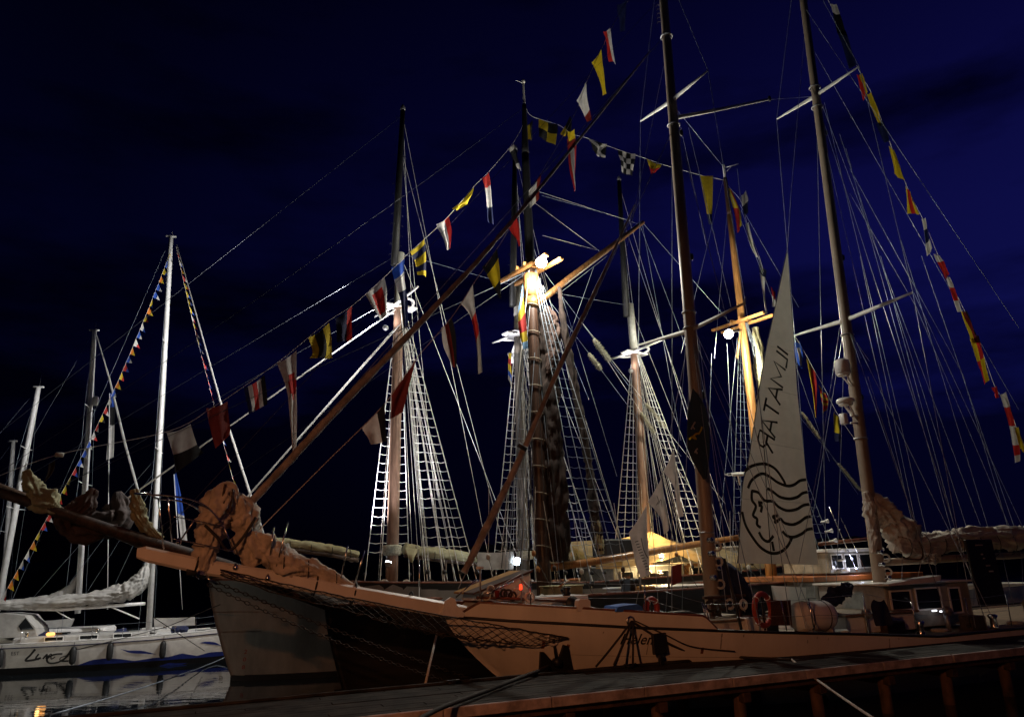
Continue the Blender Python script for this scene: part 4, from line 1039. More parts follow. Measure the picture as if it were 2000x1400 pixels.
for (bpx, tpx, ct, mh, tm0, tm1, m_) in (((765, 1105), (784, 500), (779, 600), (781, 495), (781, 520), (787, 212), M['buff2']),
                                       ((1024, 1120), (1010, 500), (1012, 655), (1012, 560), (1010, 600), (1006, 290), M['stain']),
                                       ((1268, 1130), (1228, 560), (1239, 690), (1230, 594), (1230, 620), (1209, 350), M['buff2'])):
    b, t = mast_line(A, bpx, tpx)
    t = A.pl(*mh); c = A.pl(*ct)
    o = spar('mast', b - V((0, 0, .8)), c, .27, .23, m_, sch, 18)
    mk('masthead', tube([c, c.lerp(t, .5), t], [.24, .23, .22], 14), M['masthead'], o)
    p0 = A.pl(*tm0) + A.d * -.28; p1 = A.pl(*tm1)
    mk('topmast', tube([p0, p0.lerp(p1, .5), p1], [.19, .17, .12], 12), M['black'], o)
    mk('topmast_truck', lathe(p1, [(.12, -.15), (.14, 0), (.08, .15), (.02, .25)], 10), M['galv'], o)
    for k in range(15):
        q = p0.lerp(p1, .06 + k * .062)
        for sg in (-1, 1):
            mk('mast_step', tube([q + A.d * (sg * .16), q + A.d * (sg * .31), q + A.d * (sg * .33) + V((0, 0, -.06))], .012, 4), M['steel'], o)
    # white crosstree: curved platform rim and long arms
    rim = [c + V((0, 0, .05)) + A.n * (1.15 * math.sin(a)) + A.d * (-.15 + .75 * math.cos(a)) for a in [PI * k / 10 - PI / 2 for k in range(11)]]
    mk('crosstree', tube(rim, .06, 8), M['white'], o)
    for k in (-1, 1):
        mk('crosstree', tube([c + A.n * (k * .1) + A.d * -.3, c + A.n * (k * 1.2) + A.d * -.35, c + A.n * (k * (2.7 if k < 0 else 1.9)) + A.d * -.38 + V((0, 0, .05))], [.08, .07, .045], 8), M['white'], o)
    mk('trestle', bbox(c, A.d * .85, A.n * .3, (0, 0, .05), .02), M['white'], o, smooth=False)
    rigset(A, hA, sch, b, t, c, 4, 2.3, 4.6, .40, M['shroud'], 3.1, .024, rr=.015, z1=c.z - 1.6)
    masts.append((b, c, t, p1, o))
(a1b, a1c, a1t, a1p, AO1), (a2b, a2c, a2t, a2p, AO2), (a3b, a3c, a3t, a3p, AO3) = masts
mk('boom_saddle', lathe(A.pl(766, 1074), [(.36, -.22), (.42, -.1), (.4, .05), (.44, .16), (.36, .22)], 16), M['fluff'], AO1)
mk('boom_saddle', lathe(A.pl(1026, 1084), [(.34, -.2), (.4, -.1), (.38, .05), (.42, .16), (.34, .2)], 16), M['fluff'], AO2)
for pts, rs, sd in ((((508, 1050), (570, 1061), (640, 1070), (700, 1082)), (.10, .17, .18, .12), 71), (((790, 1072), (850, 1080), (920, 1088), (985, 1094)), (.24, .26, .24, .22), 72), (((1045, 1078), (1120, 1084), (1210, 1090)), (.26, .28, .24), 73)):
    f_ = mk('furled_sail', bundle([A.pl(x, y) for x, y in pts], list(rs), sd, 16, 14, .22, 4), M['sailgold'], sch)
    mk('boom', tube([A.pl(x, y + 12) for x, y in pts], .10, 10), M['darkwood'], sch)
    for k in range(5):
        u = (k + .5) / 5; i = min(int(u * (len(pts) - 1)), len(pts) - 2); w_ = u * (len(pts) - 1) - i
        mk('gasket', torus(A.pl(pts[i][0] + (pts[i + 1][0] - pts[i][0]) * w_, pts[i][1] + (pts[i + 1][1] - pts[i][1]) * w_ + 3), max(rs) * 1.08, .016, A.d, 16, 5), M['darkrope'], f_)
mk('sail_fold', clothgrid([A.pl(792, 1068, -.3), A.pl(795, 1082, -.35), A.pl(803, 1098, -.3)], [A.pl(822, 1070, -.3), A.pl(812, 1085, -.4), A.pl(806, 1098, -.3)], 8, 8, A.n, .05, 3), M['sailgold'], sch)
# stays
for dx in (-.07, .07):
    line('forestay', sch, A.pl(165, 1032, dx), a1c + A.n * dx, .034, M['shroud'])
    line('inner_forestay', sch, A.pl(372, 1096, dx * 3), a1c + A.n * dx * 3 + V((0, 0, -.9)), .026, M['shroud'])
for dx in (-.12, .1):
    line('jib_stay', sch, A.pl(60, 985, dx), a1c + A.n * dx + V((0, 0, .6)), .008, M['thinwire'])
line('topmast_stay', sch, tipA, a1p + V((0, 0, -.4)), .008, M['thinwire']); line('topmast_stay', sch, A.pl(20, 950), a1t, .008, M['thinwire'])
line('spring_stay', sch, a1t, a2t, .011, M['wire']); line('spring_stay', sch, a2t, a3t + V((0, 0, -.1)), .012, M['wire'])
for (p, b, sgn) in ((a1p, a1b, 1), (a2p, a2b, 1), (a3p, a3b, 1)):
    sm = A.s_of(b)
    for sd in (-1, 1):
        for k, da in enumerate((3.2, 4.2)):
            a = sm + da
            line('backstay', sch, A.w(a, sd * hA.half(a, 2), hA.zs(a) + .1), p + V((0, 0, -.5 - k * 2.2)), .013, M['shroud'])
for (c, t, b) in ((a1c, a1t, a1b), (a2c, a2t, a2b), (a3c, a3t, a3b)):
    sm = A.s_of(b)
    for k in range(15):
        tt = random.uniform(-1.2, 1.2); a = sm + random.uniform(-.6, 3.8)
        line('halyard', sch, A.w(a, tt, 3.0), c + V((0, 0, random.uniform(-.3, 1.8))) + A.n * random.uniform(-.2, .2), random.uniform(.009, .014), M['shroud'] if k % 2 else M['rope'])
    line('topping_lift', sch, A.w(sm + 6.6, 0, 4.2), t, .013, M['shroud'])
for (a_, b_) in (((1262, 788), (1300, 836)), ((1252, 805), (1278, 845))):
    pa, pb = A.pl(*a_, -1.), A.pl(*b_, -1.); baggy(sch, pa, pb, .15, a_[0]); line('topping_lift', sch, pb + (pb - pa) * 3.2, pa + (pa - pb) * 3.4, .012, M['shroud'])
mk('crows_nest', join(torus(a2c + V((0, 0, .1)), .62, .05, V((0, 0, 1)), 24, 6), lathe(a2c + V((0, 0, -.05)), [(.6, -.05), (.64, .02)], 20)), M['galv'], AO2)
mk('side_light_arm', tube([a2c, a2c + V((-.3, 0, -.9)), a2c + V((-.35, 0, -1.5))], [.05, .08, .08], 8), M['white'], AO2)
# uplights clamped at the shroud feet, some added to brighten the ratlines
CW = (.95, .93, 1.0)
def uplight(p, aim, W_, col, lens, parent, ang=70):
    d = (V(aim) - V(p)).normalized()
    o = mk('floodlight', lathe(p, [(.08, -.12), (.15, -.02), (.15, .02)], 10, d), M['galv'], parent)
    mk('lens', lathe(p + d * .025, [(.14, 0), (.11, .03), (.01, .05)], 10, d), lens, o)
    lamp('SPOT', 'floodlight_beam', p + d * .12, W_, col, o, .08, aim=aim, ang=ang, blend=.8)
s1_ = A.s_of(a1b); s2_ = A.s_of(a2b); s3_ = A.s_of(a3b)
uplight(A.w(s1_ - 1.0, 2.0, 4.25), A.w(s1_ + .5, .7, 9), 12000, CW, E_cool, sch, 80)
uplight(A.w(s1_ - 1.2, -2.2, 4.0), A.w(s1_ + .7, -.8, 12), 1500, CW, E_cool, sch, 70)
fp2 = A.pl(1010, 1098, -1.6)
uplight(fp2, A.w(s2_, -.9, 14), 1500, CW, E_cool, sch, 70)
mk('flood_globe', lathe(fp2 + V((0, -.12, .05)), [(.02, -.17), (.12, -.12), (.17, 0), (.12, .12), (.02, .17)], 14), E_cool, sch)
lamp('POINT', 'flood_globe_light', fp2 + V((-.1, -.4, .1)), 130, (.75, .88, 1), sch, .1)
mk('canvas_dodger', clothgrid([A.pl(932, 1078, -1.9), A.pl(932, 1112, -1.9)], [A.pl(1004, 1076, -1.9), A.pl(1004, 1112, -1.9)], 12, 8, A.n, .04, 6), M['sailgrey'], sch)
uplight(A.w(s3_ - 1.0, 2.0, 3.9), A.w(s3_ + .9, 1.2, 10), 14000, (1, .93, .92), E_cool, sch, 80)
uplight(A.w(s3_ - 1.2, -2.2, 3.9), A.w(s3_ + .8, -.9, 11), 2600, (1, .93, .9), E_cool, sch, 80)
# flood added on the foremast crosstrees to brighten the forestays and the yachts
fpos = a1c + A.d * -1.0 + V((0, 0, -.25)) + A.n * -.3
uplight(fpos, V((-17, 30.5, 11.5)), 12500, (1, .98, .96), E_cool, AO1, 125)
# spots added under the crosstrees to make them stand out
for c, w_ in ((a1c, 36), (a2c, 18), (a3c, 40)):
    p = c + A.d * -.9 + V((0, 0, -1.3)) + A.n * -.5
    uplight(p, c + V((0, 0, .1)), w_ * 6, (1, .93, .93), E_cool, sch, 90)
# awnings over the after deck, lit from beneath
def awning(px, ridge, eave_dz, halfw, m, name='awning'):
    P = [A.pl(x, y) for x, y in ridge]; vs = []; fs = []; NN = 7
    for i, p in enumerate(P):
        for k in range(NN):
            v = k / (NN - 1) * 2 - 1
            vs.append(p + A.n * (halfw * v) + V((0, 0, -eave_dz * abs(v) ** 1.2 - .05 * math.sin(i * 2.1 + k))))
        for v in (1, -1): pass
    for i in range(len(P) - 1):
        for k in range(NN - 1):
            a = i * NN + k; fs.append((a, a + NN, a + NN + 1, a + 1))
    b = len(vs)
    for i, p in enumerate(P):   # valance on the near edge
        e = vs[i * NN]; vs.append(e + V((0, 0, -.35 - .05 * math.sin(i * 3)))) 
    for i in range(len(P) - 1): fs.append((i * NN, b + i, b + i + 1, (i + 1) * NN))
    return mk(name, (vs, fs), m, sch)
awning(None, [(1105, 1058), (1150, 1057), (1200, 1054), (1240, 1044), (1264, 1036), (1290, 1048), (1330, 1060)], 1.0, 2.2, M['awning'])
awning(None, [(1300, 1062), (1350, 1064), (1400, 1068), (1450, 1072), (1500, 1075)], .9, 2.2, M['awning'])
wp = A.pl(1262, 1062, -.2)
mk('deck_lamp', lathe(wp + V((0, 0, -.25)), [(.02, -.05), (.045, 0), (.02, .05)], 10), E_warm, sch)
lamp('POINT', 'deck_lamp_light', wp + V((0, 0, -.5)), 420, (1, .58, .18), sch, .1)
wp2 = A.pl(1290, 1115, -2.0)
mk('deck_lamp', lathe(wp2, [(.02, -.05), (.045, 0), (.02, .05)], 10), E_warm, sch)
lamp('POINT', 'deck_lamp_light', wp2 + V((.1, -.35, .1)), 190, (1, .72, .34), sch, .1)
lamp('POINT', 'deck_lamp_light', A.pl(1262, 1020, -1.2), 70, (1, .7, .3), sch, .15)  # added light above the awning peak, no lamp body here
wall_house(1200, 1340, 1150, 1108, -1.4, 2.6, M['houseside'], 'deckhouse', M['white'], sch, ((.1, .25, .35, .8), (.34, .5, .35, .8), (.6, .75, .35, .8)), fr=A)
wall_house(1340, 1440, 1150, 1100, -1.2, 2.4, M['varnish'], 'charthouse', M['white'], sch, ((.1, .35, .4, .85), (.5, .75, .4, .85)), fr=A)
wall_house(1440, 1500, 1140, 1068, -1.0, 2.2, M['sailgrey'], 'after_house', M['white'], sch, fr=A)
mk('black_cover', bbox((A.pl(1165, 1055, -2.6) + A.pl(1232, 1085, -2.6)) / 2, A.d * 1.0, A.n * .5, (0, 0, .42), .08), M['black'], sch, smooth=False)

# deck clutter of the rafted ships: pin rails with hanging coils, blocks, chests
rndc = random.Random(33)
for fr, hh, ship_, s_0, s_1 in ((B, hB, gal, 3, 24), (A, hA, sch, 5, 28)):
    for k in range(26):
        a = fr.s_of(fr.w(hh.s0, 0, 0)) + s_0 + (s_1 - s_0) * k / 26 + rndc.uniform(-.3, .3); z = hh.zs(a)
        t = -(hh.half(a, z) - .25)
        kind = rndc.choice(('coil', 'coil', 'block', 'post', 'bin'))
        if kind == 'coil':
            mk('rope_coil', torus(fr.w(a, t, z - .05), .17, .05, fr.n + fr.d * rndc.uniform(-.5, .5), 14, 6), rndc.choice((M['rope'], M['darkrope'], M['darkrope'])), ship_)
        elif kind == 'block':
            c = fr.w(a, t + rndc.uniform(0, 1.5), z + rndc.uniform(.4, 1.6))
            mk('tackle_block', lathe(c, [(.03, -.11), (.08, -.06), (.08, .06), (.03, .11)], 8), rndc.choice((M['varnish'], M['darkwood'], M['rope'])), ship_)
            line('tackle_fall', ship_, c, fr.w(a, t, z - .3), .012, M['darkrope']); line('tackle_fall', ship_, c, c + V((0, 0, 2.5)) + fr.d * rndc.uniform(-.4, .4), .012, M['rope'])
        elif kind == 'post':
            mk('belaying_post', tube([fr.w(a, t, z - .4), fr.w(a + rndc.uniform(-.1, .1), t, z + rndc.uniform(.3, .9))], .04, 7), M['darkwood'], ship_)
        else:
            mk('deck_chest', bbox(fr.w(a, t + .7, z - .1), fr.d * rndc.uniform(.2, .5), fr.n * .25, (0, 0, rndc.uniform(.15, .35)), .03), rndc.choice((M['darkwood'], M['black'], M['navycloth'], M['ochre'])), ship_, smooth=False)
rp = B.pl(1441, 926, -.4)
mk('radar_scanner', join(bbox(rp, B.d * .42 + V((0, 0, .02)), B.n * .06, (0, 0, .08), .03), torus(rp + V((0, 0, .02)), .62, .012, V((0, 0, 1)), 24, 5), tube([rp + V((0, 0, -.06)), rp + V((.1, .2, -.5))], .04, 6)), M['white'], BM2)

for k in range(22):   # gantlines and falls hanging about the galeass foremast
    x0 = rndc.uniform(1030, 1062); y0 = rndc.uniform(520, 640); x1 = x0 + rndc.uniform(-60, 75); tt = rndc.uniform(-1.2, 1.0)
    line('gantline', gal, B.pl(x0, y0, tt * .2), B.pl(x1, rndc.uniform(1090, 1150), tt), rndc.uniform(.009, .015), rndc.choice((M['rope'], M['darkrope'], M['wire'], M['darkrope'])))
# ------------------------------------------------------------------ yachts on the left
def sloop(label, fr, s0, L, zsh, Bm, mb, mt, r0, r1, boom, boomr, jib, near, over=.9, deckz=-.03, group=None, name='sailing_yacht', cover=True):
    root = thing(name, label, 'sailing yacht', fr.w(s0 + L * .4, 0, 0), group)
    h = Hull(fr, s0, L, zsh, Bm, L * .5, over, near=near, zb=-.35, aft=.3, aftstart=.55, flare=.2, stern_over=-.3)
    mk('hull', h.mesh(50, 10), M['white'], root)
    mk('deck', h.deck(deckz), M['white'], root)
    b, t = fr.pl(*mb), fr.pl(*mt)
    m_ = mk('mast', tube([b - V((0, 0, .3)), b.lerp(t, .5), b.lerp(t, .93), t], [r0, r0, r0 * .95, r1], 14, flat=1.25), M['alu'], root)
    mk('masthead', bbox(t + V((0, 0, .03)), fr.d * .26, fr.n * .05, (0, 0, .05), .02), M['alu'], m_)
    mk('aerial', tube([t + V((.05, 0, .05)), t + V((.06, 0, .7))], .008, 5), M['steel'], m_)
    for u, w_ in ((.42, 1.0), (.70, .72)):
        c = b.lerp(t, u)
        for sd in (-1, 1): mk('spreader', tube([c, c + fr.n * (sd * w_) + V((0, 0, .05))], [.035, .02], 6), M['alu'], m_)
    sm = fr.s_of(b)
    for sd in (-1, 1):
        f0 = fr.w(sm + .1, sd * (h.half(sm, 1) - .05), zsh(sm))
        c1_, c2_ = b.lerp(t, .42) + fr.n * sd * 1.0, b.lerp(t, .70) + fr.n * sd * .72
        for p, q in ((f0, c1_), (c1_, c2_), (c2_, t)): line('shroud', root, p, q, .006, M['wire'])
    if jib: mk('furled_genoa', tube([fr.pl(*q) for q in jib], [.055, .075, .06, .02][:len(jib)] if len(jib) == 4 else .05, 8), M['sailgrey'], root)
    st_ = fr.w(s0 + L - .2, 0, zsh(s0 + L))
    line('backstay', root, st_, t, .006, M['wire'])
    return root, h, m_, b, t
L_P0 = atZ(0, 1320, 0); L_P1 = atZ(445, 1293, 0)
ld = (L_P0 - L_P1).normalized()
Lf = Frame(L_P1, ld); Lf.P = Lf.P + Lf.n * 1.75; Lf.P.z = 0
sL = Lf.s_of(Lf.pl(585, 1222))
LL = 13.2
zL_tab = [(sL, Lf.pl(585, 1222).z)]
hl_tmp = Hull(Lf, sL, LL, lambda a: 1.25, 1.9, LL * .5, .9, near=-1, zb=-.35, aft=.3, aftstart=.55, flare=.2, stern_over=-.3)
for q in ((440, 1229), (300, 1243), (150, 1253), (5, 1260)): zL_tab.append(hl_tmp.pix(*q))
yl, hY, mY, ybm, ytm = sloop('white cruising yacht with blue wave graphics and small bunting strings up its mast', Lf, sL, LL, interp(zL_tab), 1.9, (291, 1230), (334, 463), .125, .10, None, None,
     [(572, 1215), (500, 1000), (432, 790), (345, 478)], -1)
mk('rub_stripe', hY.railtube(sL + .3, sL + LL, lambda a: hY.zs(a) - .13, .022, .005, 50), M['navy'], yl)
mk('toe_rail', hY.railtube(sL + .05, sL + LL, lambda a: hY.zs(a) + .03, .028, -.03, 50), M['alu'], yl)
mk('boot_stripe', hY.strip(sL + .9, sL + LL - .1, lambda a: -.3, lambda a: .26, .006, 50), M['boot'], yl)
# blue waves painted on the topsides
wt = interp([hY.pix(x, y) for x, y in ((448, 1271), (410, 1273), (385, 1280), (355, 1275), (330, 1282), (300, 1284), (262, 1290), (235, 1286), (205, 1285), (180, 1288), (155, 1297), (135, 1303))])
aw0 = hY.pix(440, 1271)[0]; aw1 = hY.pix(138, 1302)[0]
mk('wave_graphic', hY.strip(sL + .55, aw1, lambda a: .24, lambda a: max(.245, wt(a)), .010, 60), M['bluegraph'], yl)
for pts in (((390, 1255), (400, 1254), (420, 1256), (434, 1261)), ((236, 1267), (252, 1272), (280, 1273), (305, 1277)), ((312, 1300), (330, 1296), (345, 1297), (365, 1294))):
    Q = [hY.pix(*q) for q in pts]
    f_ = interp(Q); a0, a1 = min(q[0] for q in Q), max(q[0] for q in Q)
    mk('wave_graphic', hY.strip(a0, a1, lambda a: f_(a) - .06 * math.sin(PI * max(.03, min(.97, (a - a0) / (a1 - a0)))), lambda a: f_(a) + .06 * math.sin(PI * max(.03, min(.97, (a - a0) / (a1 - a0)))), .012, 20), M['bluegraph'], yl)
# name on the quarter, hand-written strokes, and sail letters
def hullstroke(pts, w, name='name_lettering', m=M['black']):
    Q = [hY.side(*hY.pix(*q), None, .014) for q in pts]
    return ribbon(smoothpath(Q, 5) if len(Q) > 2 else Q, w, Lf.n)
mk('name_lettering', join(hullstroke(((69, 1267), (60, 1278), (50, 1289), (66, 1288), (80, 1284)), .085), hullstroke(((76, 1276), (70, 1285), (76, 1287)), .07), hullstroke(((84, 1286), (92, 1277), (90, 1286)), .065), hullstroke(((90, 1285), (100, 1276), (100, 1286), (108, 1282)), .04),
   hullstroke(((122, 1276), (104, 1278), (92, 1286), (96, 1294), (112, 1293), (128, 1284), (140, 1270)), .07), hullstroke(((140, 1267), (128, 1284), (120, 1290), (134, 1290)), .075), hullstroke(((132, 1279), (118, 1284), (120, 1290), (134, 1280)), .035)), M['black'], yl, smooth=False, label='flowing black script name on the white topside')
tv, tf = text_mesh('EST', .2, 0, 1.1)
aE, zE = hY.pix(21, 1279); sgn = 1 if hY.pix(60, 1279)[0] > aE else -1
mk('port_letters', ([hY.side(aE + sgn * v.x, zE + v.y, None, .012) for v in tv], tf), M['navy'], yl, smooth=False)
# boom with stacked mainsail in grey cover
mk('boom', tube([Lf.pl(284, 1178), Lf.pl(120, 1190), Lf.pl(-40, 1186)], .075, 10), M['alu'], yl)
mk('stacked_mainsail', bundle([Lf.pl(x, y) for x, y in ((290, 1098), (278, 1128), (250, 1152), (200, 1166), (120, 1175), (40, 1180), (-30, 1183))], [.10, .36, .40, .31, .26, .22, .15], 81, 36, 18, .34, 11), M['sailgrey'], yl)
mk('vang', tube([Lf.pl(215, 1184), Lf.pl(272, 1208)], .035, 8), M['alu'], yl); mk('topping_strut', tube([Lf.pl(105, 1190), Lf.pl(140, 1210)], .025, 8), M['alu'], yl)
# coach roof, spray hood, weather cloth, rails
p = Lf.pl(300, 1232); q = Lf.pl(40, 1240)
ca = (Lf.s_of(p) + Lf.s_of(q)) / 2; cl_ = abs(Lf.s_of(q) - Lf.s_of(p)) / 2
cr = mk('coach_roof', bbox(Lf.w(ca, 0, hY.zs(ca) + .08), Lf.d * cl_, Lf.n * 1.0, (0, 0, .17), .12), M['sailgrey'], yl, smooth=False)
for k in (-.6, -.1, .4):
    window(cr, Lf.w(ca + cl_ * k, -1.012, hY.zs(ca) + .12), Lf.d, (0, 0, 1), -Lf.n, .7, .14, M['alu'], .03)
hd = [Lf.pl(x, y, -.9) for x, y in ((72, 1243), (68, 1225), (48, 1202), (10, 1198), (-30, 1200), (-30, 1246))]
sp = mk('spray_hood', prism(hd, Lf.n * 1.8), M['sailgrey'], yl, smooth=False)
mk('hood_window', prism([Lf.pl(x, y, -.93) for x, y in ((66, 1228), (50, 1206), (36, 1222), (40, 1230))], Lf.n * .02), M['glass'], sp, smooth=False)
mk('weather_cloth', clothgrid([hY.side(*hY.pix(300, 1206)), hY.side(*hY.pix(302, 1224))], [hY.side(*hY.pix(381, 1204)), hY.side(*hY.pix(381, 1220))], 10, 4, Lf.n, .03, 1), M['sailgrey'], yl)
prev = None
for x in (40, 110, 178, 238, 300, 340, 381, 440, 500, 550):
    a, z = hY.pix(x, 1245); b_ = hY.side(a, hY.zs(a), None, -.06); t_ = b_ + V((0, 0, .62))
    mk('stanchion', tube([b_, t_], .012, 6), M['steel'], yl)
    if prev:
        line('lifeline', yl, prev[1], t_, .005, M['wire']); line('lifeline', yl, prev[0].lerp(prev[1], .5), b_.lerp(t_, .5), .005, M['wire'])
    prev = (b_, t_)
a, z = hY.pix(436, 1258); mk('mooring_ring', torus(hY.side(a, z, None, .02), .07, .018, Lf.n, 16, 6), M['darkrope'], yl)
lc = Lf.pl(99, 1238, -1.1)
ol = mk('deck_lantern', lathe(lc, [(.05, -.16), (.08, -.12), (.08, .12), (.05, .16), (.02, .18)], 12, Lf.d), E_dim, yl)
lamp('POINT', 'deck_lantern_light', lc + V((0, -.25, .05)), 2.5, (1, .6, .2), yl, .08)
# fenders
for i, (x, y) in enumerate(((2, 1285), (144, 1279), (216, 1271), (319, 1268))):
    a, z = hY.pix(x, y); c = hY.side(a, z, None, .13); ztop = hY.zs(a)
    o = solo('fender', join(lathe(c, [(.03, -.37), (.09, -.33), (.13, -.22), (.13, .22), (.09, .33), (.03, .38)], 12), tube([c + V((0, 0, .36)), hY.side(a, ztop, None, .02)], .01, 5)), M['rubber'],
         ('black rubber fender hanging on the white yacht beside the port letters', 'black rubber fender hanging over the end of the script name on the yacht', 'black rubber fender hanging above the crest of the large blue wave on the yacht', 'black rubber fender hanging at the tip of the slim blue streak on the yacht')[i], 'fender', 'fenders on the white yacht')
# gear on the yacht's deck
rny = random.Random(5)
for k in range(14):
    a = sL + 2.2 + k * .72 + rny.uniform(-.2, .2); z = hY.zs(a); t = -rny.uniform(.5, 1.3)
    kind = k % 4
    if kind == 0: mk('deck_bag', bundle([Lf.w(a - .35, t, z + .12), Lf.w(a, t, z + .2), Lf.w(a + .35, t, z + .1)], [.1, .17, .1], k, 14, 8, .4), M['navycloth'], yl)
    elif kind == 1: mk('sheet_winch', lathe(Lf.w(a, t, z + .36), [(.09, -.14), (.07, -.05), (.06, .03), (.09, .09), (.05, .11)], 12), M['steel'], yl)
    elif kind == 2: mk('rope_coil', torus(Lf.w(a, t, z + .1), .16, .045, V((.1, .1, 1)), 14, 6), M['darkrope'], yl)
    else: mk('deck_hatch', bbox(Lf.w(a, t * .5, z + .3), Lf.d * .28, Lf.n * .26, (0, 0, .04), .02), M['glass'], yl, smooth=False)
for k in range(5):
    x = 60 + k * 50
    line('lazy_jack', yl, Lf.pl(x, 1172), Lf.pl(300 + k * 3, 900 + k * 20), .005, M['wire'])
# bunting strings of the yacht
def bunting(label, pts, fr, n, seed, t=-.15):
    root = thing('bunting_string', label, 'bunting', fr.pl(*pts[-1], t), 'bunting strings on the yacht mast')
    P = smoothpath([fr.pl(x, y, t) for x, y in pts], 12)
    mk('cord', tube(P, .008, 4, cap=False), M['rope'], root)
    rnd = random.Random(seed); Ls = [0]
    for p, q in zip(P, P[1:]): Ls.append(Ls[-1] + (q - p).length)
    for k in range(n):
        d_ = Ls[-1] * (k + .6) / (n + .3); i = max(j for j in range(len(Ls)) if Ls[j] <= d_); i = min(i, len(P) - 2)
        p = P[i].lerp(P[i + 1], (d_ - Ls[i]) / (Ls[i + 1] - Ls[i])); tg = (P[i + 1] - P[i]).normalized()
        if tg.z > 0: tg = -tg
        h = .46; w_ = rnd.uniform(.26, .38)
        fl = (fr.d * rnd.uniform(-1, -.3) + V((0, 0, -.7)) + fr.n * rnd.uniform(-.4, .4)).normalized()
        a, b_, c_ = p, p + tg * h * .8, p + tg * h * .55 + fl * w_
        cs = rnd.choice(('wr', 'yr', 'bw', 'yb', 'rw', 'wb', 'oy', 'rb', 'yk'))
        mid = b_.lerp(c_, .45); m2 = a.lerp(c_, .5)
        vs = [a, b_, mid + fr.n * .02, c_ + fr.n * rnd.uniform(-.05, .05), m2]
        mk('pennant', (vs, [(0, 1, 2, 4), (4, 2, 3)]), None, root, smooth=False, mats=[FM[cs[0]], FM[cs[1]]], midx=[0, 1])
bunting('string of tiny signal pennants running from the yacht masthead down toward its stern', ((336, 485), (285, 615), (230, 745), (160, 890), (70, 1050), (5, 1165)), Lf, 40, 5)
bunting('string of tiny signal pennants running from the yacht masthead down toward its bow', ((344, 482), (372, 610), (400, 720), (440, 880), (465, 970), (484, 1030)), Lf, 34, 6)
# other yachts behind
def far_sloop(label, mb, mt, Y, r0, jib, L=11.5, bowx=+1, sail=None, hullpx=None):
    base = atY(*mb, Y); fr = Frame(base, (-.97, -.2)); fr.P.z = 0
    s0 = -4.4
    zb_ = 1.3
    root, h, m_, b, t = sloop(label, fr, s0, L, interp([(s0, 1.45), (s0 + 5, 1.2), (s0 + L, 1.15)]), 1.7, mb, mt, r0, r0 * .8, None, None, jib, -1)
    mk('coach_roof', bbox(fr.w(1.0, 0, 1.35), fr.d * 2.6, fr.n * .9, (0, 0, .22), .1), M['white'], root, smooth=False)
    c = fr.w(.15, 0, 2.6)
    mk('boom', tube([c, c + fr.d * 4.3], .06, 8), M['alu'], root)
    mk('stacked_mainsail', bundle([c + V((0, 0, 1.4)), c + fr.d * .4 + V((0, 0, .7)), c + fr.d * 1.4 + V((0, 0, .3)), c + fr.d * 4.2 + V((0, 0, .15))], [.08, .25, .24, .12], 91 + int(Y), 12, 10, .2), M['sailgrey'], root)
    return root, m_, fr
y2, m2_, f2_ = far_sloop('white yacht with furled genoa and radar reflector, behind the yacht with blue waves', (153, 1185), (184, 646), 38, .13, None)
fj = mk('furled_genoa', tube([f2_.pl(189, 655), f2_.pl(215, 745), f2_.pl(245, 870), f2_.pl(290, 1030)], [.02, .06, .075, .06], 8), M['sailgrey'], y2)
mk('radar_reflector', lathe(atY(186, 783, 37.7), [(.1, -.24), (.14, -.2), (.14, .2), (.1, .24)], 10), M['white'], m2_)
y3, m3_, f3_ = far_sloop('white yacht with a bare raked mast, moored behind the yacht with blue waves', (-4, 1180), (75, 757), 36, .13, None)
y4, m4_, f4_ = far_sloop('small distant white yacht with a short mast carrying a wind vane arm', (5, 1175), (26, 862), 50, .13, None)
mk('vane_arm', tube([atY(15, 862, 50), atY(30, 861, 50)], .04, 6), M['alu'], m4_)
M['orangeband'] = mat('faded_orange_paint', (.34, .10, .025), .6, var=.3, scale=2)
# ------------------------------------------------------------------ motor vessel with pilot house far right
Rf = Frame(atY(1660, 1150, 37.0), (.9, .43)); Rf.P.z = 0
mv = thing('motor_vessel', 'white harbour motor vessel with orange band, pilot house and lattice mast strung with blue LEDs', 'motor boat', Rf.w(0, 0, 0))
hM = Hull(Rf, -6, 20, interp([(-6, 2.6), (0, 2.0), (14, 2.0)]), 2.6, 5, .8, near=-1)
mk('hull', hM.mesh(40, 8), M['hullwhite'], mv); mk('deck', hM.deck(-.1), M['teak'], mv)
wall_house(1596, 1800, 1176, 1136, -2.0, 4, M['houseside'], 'deckhouse', M['orangeband'], mv, ((.04, .12, .3, .8), (.2, .28, .3, .8), (.6, .75, .35, .8)), fr=Rf, roof_h=.22, over=.2)
wall_house(1622, 1712, 1116, 1078, -1.5, 2.8, M['houseside'], 'pilot_house', M['white'], mv, ((.05, .27, .25, .85), (.33, .60, .25, .85), (.66, .94, .25, .85)), fr=Rf, roof_h=.14, over=.35)
mk('monkey_rail', tube([Rf.pl(1600, 1062, -1.6), Rf.pl(1720, 1050, -1.6)], .08, 6), M['rail'], mv)
lm0, lm1 = Rf.pl(1674, 1116, -2.), Rf.pl(1620, 990, -2.)
mk('signal_mast', tube([lm0, lm1], .025, 6), M['steel'], mv)
mk('signal_mast', tube([Rf.pl(1690, 1112, -2.), Rf.pl(1642, 1010, -2.)], .015, 6), M['steel'], mv)
for k in range(6):
    p = lm0.lerp(lm1, .05 + k * .15)
    mk('led_lamp', lathe(p + V((0, -.04, 0)), [(.02, -.03), (.035, 0), (.02, .03)], 8), E_blue if k < 2 else M['white'], mv)
    mk('horn', lathe(p + V((-.45, 0, -.05)), [(.03, -.2), (.05, 0), (.1, .14)], 10, V((1, 0, .1))), M['white'], mv)
